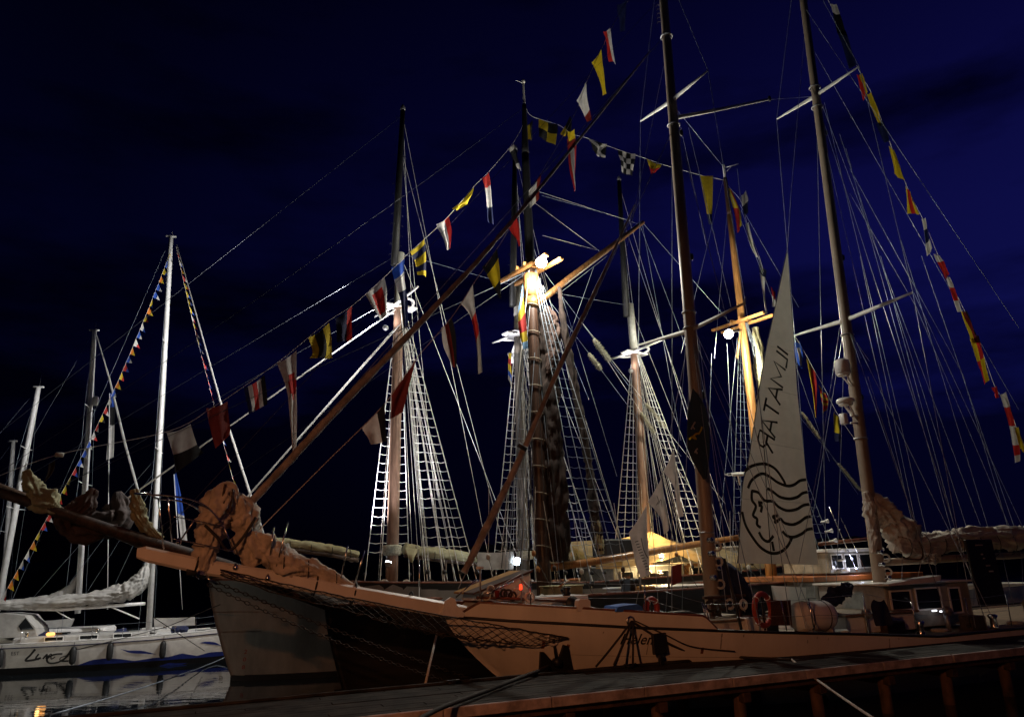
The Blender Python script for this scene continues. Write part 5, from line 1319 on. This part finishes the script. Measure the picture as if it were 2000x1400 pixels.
lamp('POINT', 'led_light', lm0 + V((0, -.3, .2)), 25, (.7, .75, 1), mv, .08)
lamp('POINT', 'cabin_light', Rf.pl(1700, 1125, -3.2), 25, (1, .85, .6), mv, .1)
ra = Rf.pl(1437, 927); 
# ------------------------------------------------------------------ flags
def pat(code, u, v):
    k, cs = code.split(':'); n = len(cs)
    if k == 'p': return 0
    if k == 'h': return min(n - 1, int(v * n))
    if k == 'v': return min(n - 1, int(u * n))
    if k == 'hl': return 0 if v < .66 else 1            # long first part
    if k == 'q': return (int(u * 2) + int(v * 2)) % 2
    if k == 'c': return (int(u * 4) + int(v * 4)) % 2
    if k == 'x': return 1 if (abs(u - v) < .17 or abs(1 - u - v) < .17) else 0
    if k == 'b': return (2 if n > 2 and .36 < u < .66 and .36 < v < .66 else 1) if (.24 < u < .8 and .2 < v < .8) else 0
    if k == 'd': return 1 if (u - .62) ** 2 / .14 + (v - .3) ** 2 / .012 < 1 else 0
    if k == 'cr': return 1 if (abs(u - .5) < .14 or abs(v - .5) < .14) else 0
    return 0
def flag(fr, label, code, Lp, Rp, group, t=0., amp=.08, name='signal_flag', cat='flag', seed=None):
    L = [fr.pl(x, y, t) for x, y in Lp]; R = [fr.pl(x, y, t) for x, y in Rp]
    sd = seed if seed is not None else (Lp[0][0] * .37 + Lp[0][1] * .11)
    nu = nv = 16
    vs, fs = clothgrid(L, R, nu, nv, fr.n, amp, sd)
    cs = code.split(':')[1]; keys = []
    for c in cs:
        if c not in keys: keys.append(c)
    mi = [keys.index(cs[pat(code, (q % nu + .5) / nu, (q // nu + .5) / nv)]) for q in range(nu * nv)]
    return solo(name, (vs, fs), None, label, cat, group, True, [FM[k] for k in keys], mi)
def dress(label, fr, pts, t=0.):
    P = smoothpath([fr.pl(x, y, t) for x, y in pts], 6)
    return solo('dressing_line', tube(P, .012, 5, cap=False), M['rope'], label, 'rope', 'dressing lines')
dress('thin dressing line of signal flags from galeass bowsprit up to its fore topmast', B, ((-40, 945), (112, 888), (330, 842), (420, 792), (490, 745), (560, 694), (640, 628), (690, 595), (752, 540), (790, 502), (830, 466), (878, 420), (925, 365), (955, 335), (1003, 278), (1028, 230)))
dress('thin dressing line of signal flags between the two galeass topmasts', B, ((1028, 212), (1040, 228), (1090, 244), (1118, 262), (1150, 271), (1208, 293), (1262, 310), (1296, 322), (1367, 342), (1414, 352)))
dress('thin dressing line of signal flags falling aft from the galeass main topmast', B, ((1414, 352), (1428, 370), (1448, 395), (1460, 440), (1484, 505), (1500, 560), (1530, 625), (1560, 668), (1590, 722), (1614, 765), (1640, 815), (1700, 900)))
dress('thin dressing line of signal flags along the white schooner forestay', H, ((1300, -60), (1228, 0), (1180, 85), (1146, 160), (1118, 232), (1056, 340), (1008, 425), (970, 487), (923, 557), (882, 620), (812, 702), (750, 790), (640, 900), (500, 1040)), )
dress('thin dressing line of signal flags falling aft from the white schooner mainmast', H, ((1572, -90), (1622, 10), (1655, 90), (1684, 150), (1704, 187), (1745, 297), (1776, 375), (1806, 435), (1835, 505), (1856, 550), (1888, 615), (1912, 668), (1945, 758), (1966, 782), (1990, 845), (2040, 960)))
gB1, gB2, gB3, gH1, gH2 = ('signal flags on the galeass fore dressing line', 'signal flags between the galeass topmasts', 'signal flags aft of the galeass mainmast', 'signal flags along the schooner forestay', 'signal flags aft of the schooner mainmast')
for lb, code, Lp, Rp in (
 ('grey-white over black signal flag, lowest on the line above the galeass bowsprit', 'h:gk', ((325, 845), (338, 888), (342, 925)), ((372, 828), (385, 868), (400, 882))),
 ('plain dark red signal flag between the grey-black and the black-white-red flags', 'p:d', ((402, 797), (412, 840), (422, 875)), ((445, 783), (450, 830), (448, 850))),
 ('signal flag of black, white and red upright stripes above the bowsprit', 'v:nwrwk', ((477, 757), (481, 785), (486, 808)), ((516, 732), (521, 765), (521, 790))),
 ('white signal pennant with a red disc and long hanging tail', 'd:wr', ((541, 708), (560, 760), (566, 820), (571, 880)), ((579, 684), (579, 760), (580, 820), (578, 878))),
 ('yellow, black and yellow upright-striped signal flag below the galeass forestay', 'v:yky', ((602, 660), (611, 688), (604, 700)), ((643, 630), (649, 665), (650, 699))),
 ('navy and red signal flag halved upright beside the yellow-black one', 'v:nnr', ((655, 622), (660, 668)), ((688, 597), (687, 665))),
 ('white-bordered signal flag with a red centre next to the schooner foremast', 'b:wr', ((713, 575), (727, 600), (742, 627)), ((750, 542), (755, 580), (755, 616))),
 ('long blue, white and navy signal pennant hanging before the schooner foremast', 'h:bwnn', ((765, 522), (773, 555), (782, 590), (788, 640)), ((790, 505), (790, 540), (797, 590), (797, 640))),
 ('yellow and navy horizontally striped signal flag right of the schooner foremast', 'h:ynyny', ((800, 492), (811, 515), (816, 536)), ((828, 467), (832, 500), (833, 541))),
 ('white and red halved signal flag above the yellow striped flag', 'v:wwr', ((852, 438), (866, 465), (872, 490)), ((877, 422), (880, 455), (878, 486))),
 ('plain yellow signal flag blown nearly edge-on above the white and red one', 'p:y', ((883, 408), (890, 412)), ((925, 367), (914, 398))),
 ('long red over white signal pennant near the galeass fore topmast', 'h:rwn', ((941, 348), (948, 385), (953, 432)), ((955, 337), (960, 380), (964, 440))),
 ('white and black signal flag topmost before the galeass fore topmast', 'h:wkkw', ((991, 290), (1000, 310), (1011, 328)), ((1003, 280), (1010, 298), (1018, 335)))):
    flag(B, lb, code, Lp, Rp, gB1)
for lb, code, Lp, Rp in (
 ('yellow signal flag with a dark edge beside the galeass fore topmast', 'v:yyk', ((1020, 255), (1030, 272)), ((1040, 234), (1040, 275))),
 ('yellow and black quartered signal flag between the galeass topmasts', 'q:yk', ((1053, 232), (1051, 268)), ((1088, 243), (1085, 284))),
 ('yellow signal flag folded edge-on next to the quartered flag', 'v:yk', ((1095, 260), (1099, 268)), ((1114, 226), (1116, 262))),
 ('red pennant with a white stripe down its middle, between the galeass topmasts', 'v:rwr', ((1107, 272), (1112, 320), (1121, 372)), ((1127, 275), (1125, 320), (1124, 373))),
 ('black signal flag with a white diagonal cross between the galeass topmasts', 'x:kw', ((1150, 271), (1158, 290), (1168, 306)), ((1186, 281), (1184, 295), (1180, 310))),
 ('black and white chequered signal flag between the galeass topmasts', 'c:kw', ((1207, 292), (1212, 336)), ((1240, 301), (1236, 344))),
 ('yellow and red signal flag furled on the line beside the white schooner mast', 'h:yr', ((1262, 310), (1272, 341)), ((1293, 322), (1280, 337))),
 ('yellow pennant with a navy tip hanging before the galeass main topmast', 'hl:yn', ((1367, 342), (1378, 400), (1386, 438)), ((1393, 343), (1393, 400), (1389, 438)))):
    flag(B, lb, code, Lp, Rp, gB2)
for lb, code, Lp, Rp in (
 ('narrow yellow and red chequered signal flag against the galeass main topmast', 'q:yr', ((1420, 365), (1434, 405), (1440, 456)), ((1428, 368), (1446, 410), (1449, 440))),
 ('small white and navy signal flag just aft of the galeass main topmast', 'h:wn', ((1448, 382), (1452, 425)), ((1457, 372), (1461, 415))),
 ('long white signal pennant twisted along the line aft of the galeass topmast', 'p:w', ((1455, 438), (1465, 480), (1478, 500)), ((1461, 434), (1472, 478), (1484, 506))),
 ('navy and white signal pennant drooping above the galeass main crosstrees', 'h:nww', ((1482, 512), (1485, 550), (1495, 612)), ((1496, 528), (1494, 558), (1499, 612))),
 ('red and white signal flag half hidden by the tall white banner', 'h:rw', ((1506, 560), (1508, 598)), ((1514, 570), (1514, 600))),
 ('blue-bordered white signal flag with a red centre, aft of the tall white banner', 'b:bwr', ((1552, 668), (1555, 700), (1558, 714)), ((1562, 666), (1568, 700), (1568, 720))),
 ('yellow and red signal pennant hanging long, aft of the tall white banner', 'v:yr', ((1575, 700), (1582, 745), (1592, 816)), ((1592, 726), (1594, 770), (1595, 812))),
 ('yellow and red many-striped signal flag between banner and radome', 'h:yryryry', ((1599, 750), (1603, 780), (1607, 808)), ((1611, 768), (1617, 785), (1614, 800))),
 ('yellow over navy signal flag hanging beside the radar scanner', 'hl:yn', ((1628, 803), (1631, 862)), ((1640, 815), (1643, 864)))):
    flag(B, lb, code, Lp, Rp, gB3)
for lb, code, Lp, Rp in (
 ('navy signal flag topmost along the white schooner forestay', 'p:n', ((1205, 10), (1212, 62)), ((1224, 0), (1222, 60))),
 ('red and white signal flag next below the navy one on the schooner forestay', 'v:rw', ((1178, 62), (1190, 118)), ((1192, 55), (1203, 126))),
 ('yellow signal pennant hanging high along the schooner forestay', 'p:y', ((1156, 122), (1168, 150), (1176, 185)), ((1174, 98), (1178, 140), (1184, 184))),
 ('white signal flag with a dark red lower corner below the yellow pennant', 'hl:wd', ((1126, 197), (1138, 222), (1146, 240)), ((1145, 159), (1147, 200), (1157, 235))),
 ('dark red and yellow signal flag crumpled against the schooner forestay', 'h:yd', ((1108, 258), (1109, 288)), ((1122, 252), (1124, 292))),
 ('white and red signal flag caught on the furled headsail', 'v:wwd', ((1033, 372), (1034, 408)), ((1056, 340), (1052, 390))),
 ('red triangular signal flag below the furled headsail near the galeass floodlight', 'p:r', ((993, 446), (1005, 465), (1014, 480)), ((1008, 425), (1015, 445), (1017, 480))),
 ('black and yellow banded signal flag below the furled headsail', 'h:kyk', ((941, 522), (957, 550), (975, 582)), ((970, 486), (976, 520), (980, 584))),
 ('long white signal pennant with a red patch below the furled headsail', 'h:wwrgg', ((899, 592), (918, 620), (930, 680), (933, 730)), ((923, 557), (928, 600), (937, 650), (943, 727))),
 ('white, red and black signal flag crumpled beside the furled headsail', 'v:wdk', ((862, 640), (868, 680), (882, 716)), ((882, 620), (890, 660), (892, 718))),
 ('large dark red signal flag hanging across the schooner foremast', 'p:d', ((765, 768), (763, 818)), ((812, 702), (786, 805))),
 ('white and black signal flag nearest the bowsprit on the schooner forestay line', 'v:wwk', ((706, 835), (724, 868)), ((750, 788), (756, 862)))):
    flag(H, lb, code, Lp, Rp, gH1, amp=.06)
for lb, code, Lp, Rp in (
 ('black and white signal flag topmost aft of the schooner mainmast', 'h:wkk', ((1625, 14), (1635, 60)), ((1634, 14), (1650, 66))),
 ('narrow navy signal flag above the schooner upper spreader', 'p:n', ((1640, 68), (1656, 128)), ((1652, 68), (1668, 122))),
 ('red and yellow signal flag just below the schooner upper spreader', 'v:ry', ((1676, 150), (1686, 192)), ((1684, 148), (1693, 176))),
 ('yellow signal flag below the red and yellow one, aft line of the schooner', 'p:y', ((1697, 190), (1716, 241)), ((1704, 186), (1719, 234))),
 ('dark navy signal flag between two yellow flags, aft line of the schooner', 'p:n', ((1714, 244), (1725, 276)), ((1724, 240), (1734, 272))),
 ('yellow signal flag with ragged lower corner, aft line of the schooner', 'p:y', ((1740, 292), (1747, 336)), ((1746, 298), (1762, 346))),
 ('yellow-edged red signal flag, aft line of the schooner', 'v:yry', ((1771, 370), (1775, 412)), ((1778, 378), (1791, 414))),
 ('white and navy signal flag, aft line of the schooner', 'h:wnw', ((1802, 434), (1812, 492)), ((1808, 432), (1818, 480))),
 ('red over white signal flag, aft line of the schooner', 'h:wrr', ((1828, 500), (1844, 542)), ((1836, 503), (1850, 532))),
 ('white signal flag with a red band, aft line of the schooner', 'h:wrw', ((1849, 543), (1867, 602)), ((1857, 548), (1875, 602))),
 ('yellow and dark red signal flag, aft line of the schooner', 'v:ydk', ((1881, 613), (1898, 664)), ((1890, 613), (1911, 662))),
 ('yellow and red stepped signal pennant, aft line of the schooner', 'q:yr', ((1900, 670), (1920, 742)), ((1912, 664), (1928, 734))),
 ('tiny red signal flag on the aft line of the schooner', 'p:r', ((1939, 758), (1944, 776)), ((1945, 756), (1949, 774))),
 ('red and white swallow-tailed signal pennant, lowest on the schooner aft line', 'h:wrwrw', ((1959, 784), (1974, 850), (1980, 892)), ((1967, 780), (1985, 850), (1988, 888))),
 ('yellow signal flag lowest on the schooner aft line beside the swallow-tail', 'p:y', ((1984, 838), (1992, 872)), ((1990, 838), (2001, 880)))):
    cx = sum(p[0] for p in Lp + Rp) / len(Lp + Rp); cy = sum(p[1] for p in Lp + Rp) / len(Lp + Rp)
    ex = lambda P: tuple((cx + (x - cx) * 1.35, cy + (y - cy) * 1.25) for x, y in P)
    flag(H, lb, code, ex(Lp), ex(Rp), gH2, amp=.05)
flag(B, 'long bright courtesy flag in light blue, yellow and red against the galeass foremast shrouds', 'h:lyryl', ((1013, 600), (1013, 640), (1021, 682)), ((1021, 556), (1027, 630), (1031, 680)), None, -1.0, .05)
flag(B, 'small yellow, red and blue flag on the schooner middle mast shrouds', 'h:yrybw', ((993, 690), (993, 740)), ((999, 688), (1000, 760)), None, -.4, .03)
# black flag on the white schooner's foremast
bf = flag(H, 'large black flag with yellow emblem hanging against the white schooner foremast', 'p:k', ((1352, 758), (1343, 815), (1346, 880), (1374, 936)), ((1354, 758), (1380, 800), (1387, 870), (1381, 934)), None, -.55, .04, 'hanging_flag')
def flag_marks(o, strokes, m, fr, t, w, name='flag_print'):
    parts = [ribbon(smoothpath([fr.pl(x, y, t) for x, y in s_], 4) if len(s_) > 2 else [fr.pl(x, y, t) for x, y in s_], w, fr.n) for s_ in strokes]
    return mk(name, join(*parts), m, o, smooth=False)
flag_marks(bf, [((1346, 858), (1352, 853), (1357, 857)), ((1352, 855), (1358, 848), (1366, 846)), ((1364, 848), (1369, 840), (1371, 833)), ((1356, 851), (1360, 858))], FM['y'], H, -.66, .055)
for q in ([((1350, 838), (1355, 828), (1358, 824)), ((1353, 833), (1357, 838))], [((1357, 884), (1360, 878), (1363, 876)), ((1359, 879), (1362, 886))]):
    flag_marks(bf, q, FM['g'], H, -.66, .05)
# pale banners in front of the schooner's after mast
for lb, Lp, Rp, t in (('pale hanging banner flag, uppermost of three beside the schooner ratlines', ((1296, 920), (1318, 955), (1326, 1010)), ((1316, 876), (1326, 940), (1334, 1008)), -.8),
                   ('pale hanging banner flag with dark scribble, middle one of three', ((1264, 980), (1288, 1008), (1298, 1044)), ((1292, 933), (1301, 990), (1308, 1030)), -.9),
                   ('pale twisted banner flag with upright print, lowest of three beside the lit awning', ((1228, 1040), (1238, 1085), (1252, 1128)), ((1263, 985), (1268, 1060), (1268, 1122)), -1.0)):
    o = flag(H, lb, 'p:w', Lp, Rp, None, t, .05, 'banner_flag')
    if 'middle' in lb: flag_marks(o, [((1283, 968), (1286, 978), (1282, 986)), ((1286, 984), (1291, 975), (1293, 988))], M['black'], H, t - .1, .02)
    if 'lowest' in lb: flag_marks(o, [((1240 + k * 2.1, 1058 + k * 5.4), (1247 + k * 2.1, 1056 + k * 5.4)) for k in range(11)] + [((1252, 1050), (1258, 1075), (1266, 1090))], M['black'], H, t - .1, .022)
# feather flags behind the yacht
for lb, code, Lp, Rp, Y in (('tall blue and white feather flag behind the yacht mast', 'hl:bw', ((340, 926), (344, 970), (354, 1056)), ((344, 922), (355, 975), (366, 1056)), 41), ('blue, white and black feather flag behind the yacht rigging', 'h:bkww', ((214, 768), (212, 830), (208, 898)), ((226, 766), (224, 830), (222, 892)), 39)):
    fr = Frame(atY(Lp[0][0], Lp[0][1], Y), (1, .1))
    o = flag(fr, lb, code, Lp, Rp, None, 0, .03, 'feather_flag')
    mk('pole', tube([fr.pl(*Lp[0], -.05), fr.pl(Lp[-1][0] + 2, 1190, -.05)], .025, 6), M['alu'], o)
# ------------------------------------------------------------------ the tall mirrored banner
BT = .3
def c8(x, y): return (1400 + x / 2.1875, 480 + y / 2.1875)
def bp(x, y, o=0.): return H.pl(*c8(x, y), BT - o)
Lb = [bp(*q) for q in ((298, 30), (250, 260), (200, 500), (165, 720), (135, 920), (112, 1010), (104, 1120), (90, 1355))]
Rb = [bp(*q) for q in ((302, 30), (325, 350), (345, 620), (358, 740), (370, 860), (382, 980), (398, 1110), (436, 1362))]
bvs, bfs = clothgrid(Lb, Rb, 26, 50, H.n, .022, 3.3, 8)
ban = solo('sail_banner', (bvs, bfs), M['banner'], 'tall triangular white sail banner with mirrored dark lettering and a face emblem', 'banner')
GL = {'I': ([((.5, 0), (.5, 1))], .05), 'L': ([((0, 1), (0, 0), (1, 0))], .085), 'M': ([((0, 0), (.0, 1), (.5, .25), (1, 1), (1, 0))], .17), 'A': ([((0, 0), (.5, 1), (1, 0)), ((.2, .38), (.8, .38))], .15), 'T': ([((.5, 0), (.5, 1)), ((0, 1), (1, 1))], .13), 'R': ([((0, 0), (0, 1), (.7, 1), (1, .85), (1, .62), (.7, .48), (0, .48)), ((.55, .48), (1, 0))], .13)}
gx = 0; parts = []
def gpos(x, y):
    bx = 1540 + (1509 - 1540) * x; by = 688 + (888 - 688) * x
    ux = -21 - 10 * x; uy = -17 - 3 * x
    return H.pl(bx + ux * y, by + uy * y, BT - .05)
for ch in 'ILMATAR':
    st_, wd = GL[ch]
    for s_ in st_: 
        parts.append(ribbon([gpos(gx + a * wd, b) for a, b in s_], .085, H.n))
    gx += wd + .02
mk('lettering', join(*parts), M['emblem'], ban, smooth=False)
em = [((118, 965), (150, 940), (205, 931), (250, 953), (283, 998), (293, 1020)), ((133, 1035), (150, 1000), (190, 973), (225, 985), (260, 1010), (300, 1025), (330, 1020), (355, 1003), (382, 998)),
      ((215, 1035), (240, 1050), (270, 1072), (310, 1080), (345, 1072), (365, 1057), (388, 1051)), ((215, 1090), (240, 1092), (265, 1115), (300, 1130), (340, 1125), (370, 1108), (395, 1103)),
      ((262, 1152), (240, 1156), (250, 1168), (250, 1182), (272, 1166), (290, 1183), (325, 1190), (355, 1178), (380, 1160), (402, 1155)), ((280, 1218), (300, 1238), (330, 1243), (365, 1228), (385, 1212), (410, 1207)),
      ((108, 1135), (122, 1190), (150, 1240), (185, 1285), (225, 1310), (265, 1310), (300, 1285), (322, 1245)), ((150, 1045), (150, 1085), (167, 1112), (155, 1150), (172, 1166), (172, 1190), (188, 1203)),
      ((148, 1046), (178, 1054), (198, 1082), (218, 1092)), ((176, 1095), (196, 1097)), ((178, 1108), (192, 1112), (188, 1138)), ((180, 1222), (196, 1250), (220, 1262), (242, 1238)), ((236, 1262), (244, 1303))]
mk('face_emblem', join(*[ribbon(smoothpath([bp(x, y, .055) for x, y in s_], 5) if len(s_) > 2 else [bp(x, y, .055) for x, y in s_], .10, H.n) for s_ in em]), M['emblem'], ban, smooth=False)
for q in (((232, 430), (340, 455)), ((205, 605), (347, 640)), ((150, 830), (372, 872)), ((112, 1080), (395, 1100))):
    mk('seam', tube([bp(*q[0], .03), bp(*q[1], .03)], .005, 4), M['sailgrey'], ban)
mk('bolt_rope', tube(smoothpath(Lb, 4), .014, 5), M['darkrope'], ban)
solo('banner_halyard', tube([bp(300, 34), H.pl(1545, 380, BT), H.pl(1572, 60, BT)], .010, 5), M['wire'], 'thin wire halyard holding up the tall white sail banner', 'rope')
solo('banner_guy_rope', tube([bp(160, 430, .12), bp(205, 900, .15), bp(215, 1100, .15), bp(240, 1430, .2)], .013, 5), M['darkrope'], 'thin dark rope hanging in front of the face emblem on the white banner', 'rope')
# ------------------------------------------------------------------ gear on and around the white schooner
lbp = H.pl(1490, 1192, -2.9); 
def lifebuoy(label, px, py, fr, t, R=.33):
    c = fr.pl(px, py, t); ax = -fr.n + fr.d * .35
    o = thing('lifebuoy', label, 'lifebuoy', c + V((0, 0, -R)))
    mk('ring', torus(c, R, .075, ax, 32, 10), M['orange'], o)
    for k in range(4):
        an = PI / 4 + k * PI / 2; e1 = V((0, 0, 1)); e2 = ax.normalized().cross(e1)
        mk('band', torus(c + (e1 * math.cos(an) + e2 * math.sin(an)) * R, .082, .012, (-e1 * math.sin(an) + e2 * math.cos(an)), 12, 5), M['white'], o)
    mk('bracket', tube([c + V((0, 0, R)), c + V((0, 0, -R - .12))], .03, 6), M['black'], o)
    return o
lifebuoy('orange lifebuoy on a black bracket beside the woven brown mat', 1490, 1190, H, -2.75, .40)
lifebuoy('orange and white lifebuoy behind the blue tarpaulin on the foredeck', 1273, 1187, H, -2.2, .22)
c = H.pl(1587, 1203, -2.6)
can = thing('liferaft_canister', 'white round-ended liferaft canister lying on the side deck', 'liferaft', c + V((0, 0, -.45)))
mk('shell', lathe(c, [(.02, -.68), (.22, -.66), (.34, -.58), (.4, -.45), (.4, .45), (.34, .58), (.22, .66), (.02, .68)], 22, H.d), M['hullwhite'], can)
for k in (-.3, .3): mk('strap', torus(c + H.d * k, .405, .012, H.d, 26, 5), M['black'], can)
for k in (-.35, .35): mk('cradle', bbox(c + H.d * k + V((0, 0, -.42)), H.d * .05, H.n * .35, (0, 0, .1), .01), M['galv'], can)
mp_ = H.pl(1524, 1195, -2.9)
solo('door_mat', clothgrid([H.pl(1505, 1171, -2.95), H.pl(1506, 1221, -2.95)], [H.pl(1544, 1171, -2.95), H.pl(1547, 1221, -2.95)], 12, 12, H.n, .012, 2), M['mat_'], 'woven brown mat hung over the lifeline beside the orange lifebuoy', 'mat')
tp = [H.pl(x, y, -2.3) for x, y in ((1203, 1194), (1208, 1184), (1245, 1179), (1254, 1184), (1256, 1196))]
tvs, tfs = prism(tp, H.n * .7)
solo('tarpaulin', (tvs, tfs), M['bluetarp'], 'blue tarpaulin folded on the foredeck behind the bulwark', 'tarpaulin', smooth=False)
solo('red_signboard', bbox((B.pl(1308, 1103, -1.9) + B.pl(1334, 1139, -1.9)) / 2, B.d * .30 + V((0, 0, .06)), B.n * .03, V((0, 0, .38)) + B.d * .06, .01), M['redcloth'], 'plain dark red board hung beneath the long pine boom', 'board', smooth=False)
solo('hanging_jacket', clothgrid([hl.side(*hl.pix(x, y), None, .06) for x, y in ((1703, 1170), (1699, 1180), (1704, 1200), (1709, 1222))], [hl.side(*hl.pix(x, y), None, .06) for x, y in ((1724, 1170), (1732, 1182), (1734, 1200), (1737, 1220))], 14, 14, H.n, .07, 4), M['navycloth'], 'navy jacket hanging over the lifeline by the mainmast foot', 'jacket')
solo('sail_bag', bundle([H.pl(x, y, -1.4) for x, y in ((1608, 1178), (1630, 1165), (1650, 1152), (1662, 1142)) ], [.12, .22, .20, .08], 89, 30, 12, .5, 6), M['navycloth'], 'blue sail bag slumped on deck beyond the liferaft canister', 'bag')
solo('red_lantern', lathe(H.pl(1017, 1146, -.9), [(.02, -.07), (.04, -.05), (.04, .05), (.02, .07)], 12), E_red, 'small glowing red lantern on the foredeck skylight', 'lantern')
lamp('POINT', 'lantern_light', H.pl(1017, 1146, -1.2), .6, (1, .1, .03), None, .05)
# signboard on a post at the far edge of the pier, and a slim flagpole
a_ = (atZ(1288, 1297, PZ) - PO).dot(PD); bc = pw(a_, .12, PZ)
sg = thing('pier_sign', 'square black sign box on a short post at the pier edge', 'sign', bc)
mk('post', bbox(bc + V((0, 0, .12)), PD * .05, PN * .05, (0, 0, .12), .01), M['black'], sg, smooth=False)
mk('sign_box', bbox(bc + V((0, 0, .5)), PD * .2 + V((0, 0, .012)), PN * .05, (0, 0, .24), .012), M['black'], sg, smooth=False)
a_ = (atZ(1433, 1278, PZ) - PO).dot(PD); bc = pw(a_, .12, PZ)
fpq = thing('pier_pole', 'slim dark steel pole standing on the pier edge', 'pole', bc)
tp_ = Frame(bc, PD).pl(1415, 1090)
mk('shaft', tube([bc, bc.lerp(tp_, .5), tp_], [.045, .04, .03], 8), M['black'], fpq)
mk('foot', lathe(bc, [(.08, 0), (.08, .03), (.055, .05), (.055, .12)], 10), M['black'], fpq)
# ------------------------------------------------------------------ mooring lines
def rope(label, pts, r, m): 
    P = smoothpath(pts, 8)
    vs, fs = tube(P, r, 8)
    return solo('mooring_line', (vs, fs), m, label, 'rope')
zc = PZ + .09
rope('thick dark mooring line running across the pier toward the quay', [hl.side(*hl.pix(1072, 1300)), atZ(1046, 1312, zc), atZ(1010, 1325, zc), atZ(940, 1352, zc), atZ(870, 1378, zc), atZ(822, 1402, zc - .02), atZ(780, 1430, zc)], .045, M['darkrope'])
fl0 = fl + H.n * -.05
for k, (x, y) in enumerate(((1164, 1301), (1199, 1298), (1236, 1296))):
    solo('mooring_line', tube(seg(fl0 + H.d * (.02 * k), atZ(x, y, zc), .02), .028, 7), M['darkrope'], ('dark mooring line slanting forward from the hull fairlead, foremost of three', 'dark mooring line from the hull fairlead to the pier cleat, middle of three', 'dark mooring line dropping nearly straight from the hull fairlead to the pier')[k], 'rope')
e1 = atZ(1546, 1287, PZ + .04)
rope('dark mooring line sagging from the hull fairlead aft along the pier edge', [fl0, Frame(bc, PD).pl(1290, 1248), Frame(bc, PD).pl(1345, 1272), atZ(1400, 1279, PZ + .09), atZ(1470, 1284, PZ + .05), e1], .03, M['darkrope'])
rope('pale frayed mooring rope hanging from the pier edge toward the quay', [e1, atZ(1575, 1312, 1.05), atZ(1600, 1330, .98), atZ(1640, 1358, .93), atZ(1680, 1385, .95), atZ(1730, 1418, 1.05), atZ(1800, 1465, 1.3)], .026, M['rope'])
rope('thin black mooring line from the black sign aft along the white hull', [fl0 + H.d * .1, hl.side(*hl.pix(1300, 1240), None, .05), hl.side(*hl.pix(1350, 1262), None, .06), hl.side(*hl.pix(1432, 1271), None, .06)], .016, M['darkrope'])
rope('pale taut mooring line crossing before the grey bow', [A.pl(614, 1191, -2.), hY.side(*hY.pix(440, 1282), None, .3), atZ(300, 1335, .3), atZ(100, 1395, .1)], .022, M['wire'])
solo('mooring_line', tube(seg(H.pl(853, 1238, -.5), atZ(830, 1338, PZ)), .03, 7), M['rope'], 'pale mooring line dropping from the schooner stem to the pier', 'rope')
solo('mooring_line', tube(seg(A.pl(300, 1205, -3), hY.side(*hY.pix(400, 1270), None, .1)), .015, 6), M['darkrope'], 'thin dark line from the grey schooner to the white yacht bow', 'rope')
solo('mooring_line', tube([hY.side(*hY.pix(150, 1268), None, .1), hY.side(*hY.pix(215, 1252), None, .15), hY.side(*hY.pix(330, 1222), None, .4), A.pl(430, 1180, -2.6)], .016, 6), M['darkrope'], 'thin dark line along the white yacht topsides rising to the grey bow', 'rope')
print('SIZES', 'Helena L', hl.L, 'mast2 top', m2t.z, 'B top', b1top.z, 'A top', a1p.z, 'yacht mast', ytm.z, 'sheer', [round(z, 2) for _, z in tabz], 'zA', zA, 'zB', zB, 'tipA', tipA, 'tipB', tipB, 'PIER W', WID)
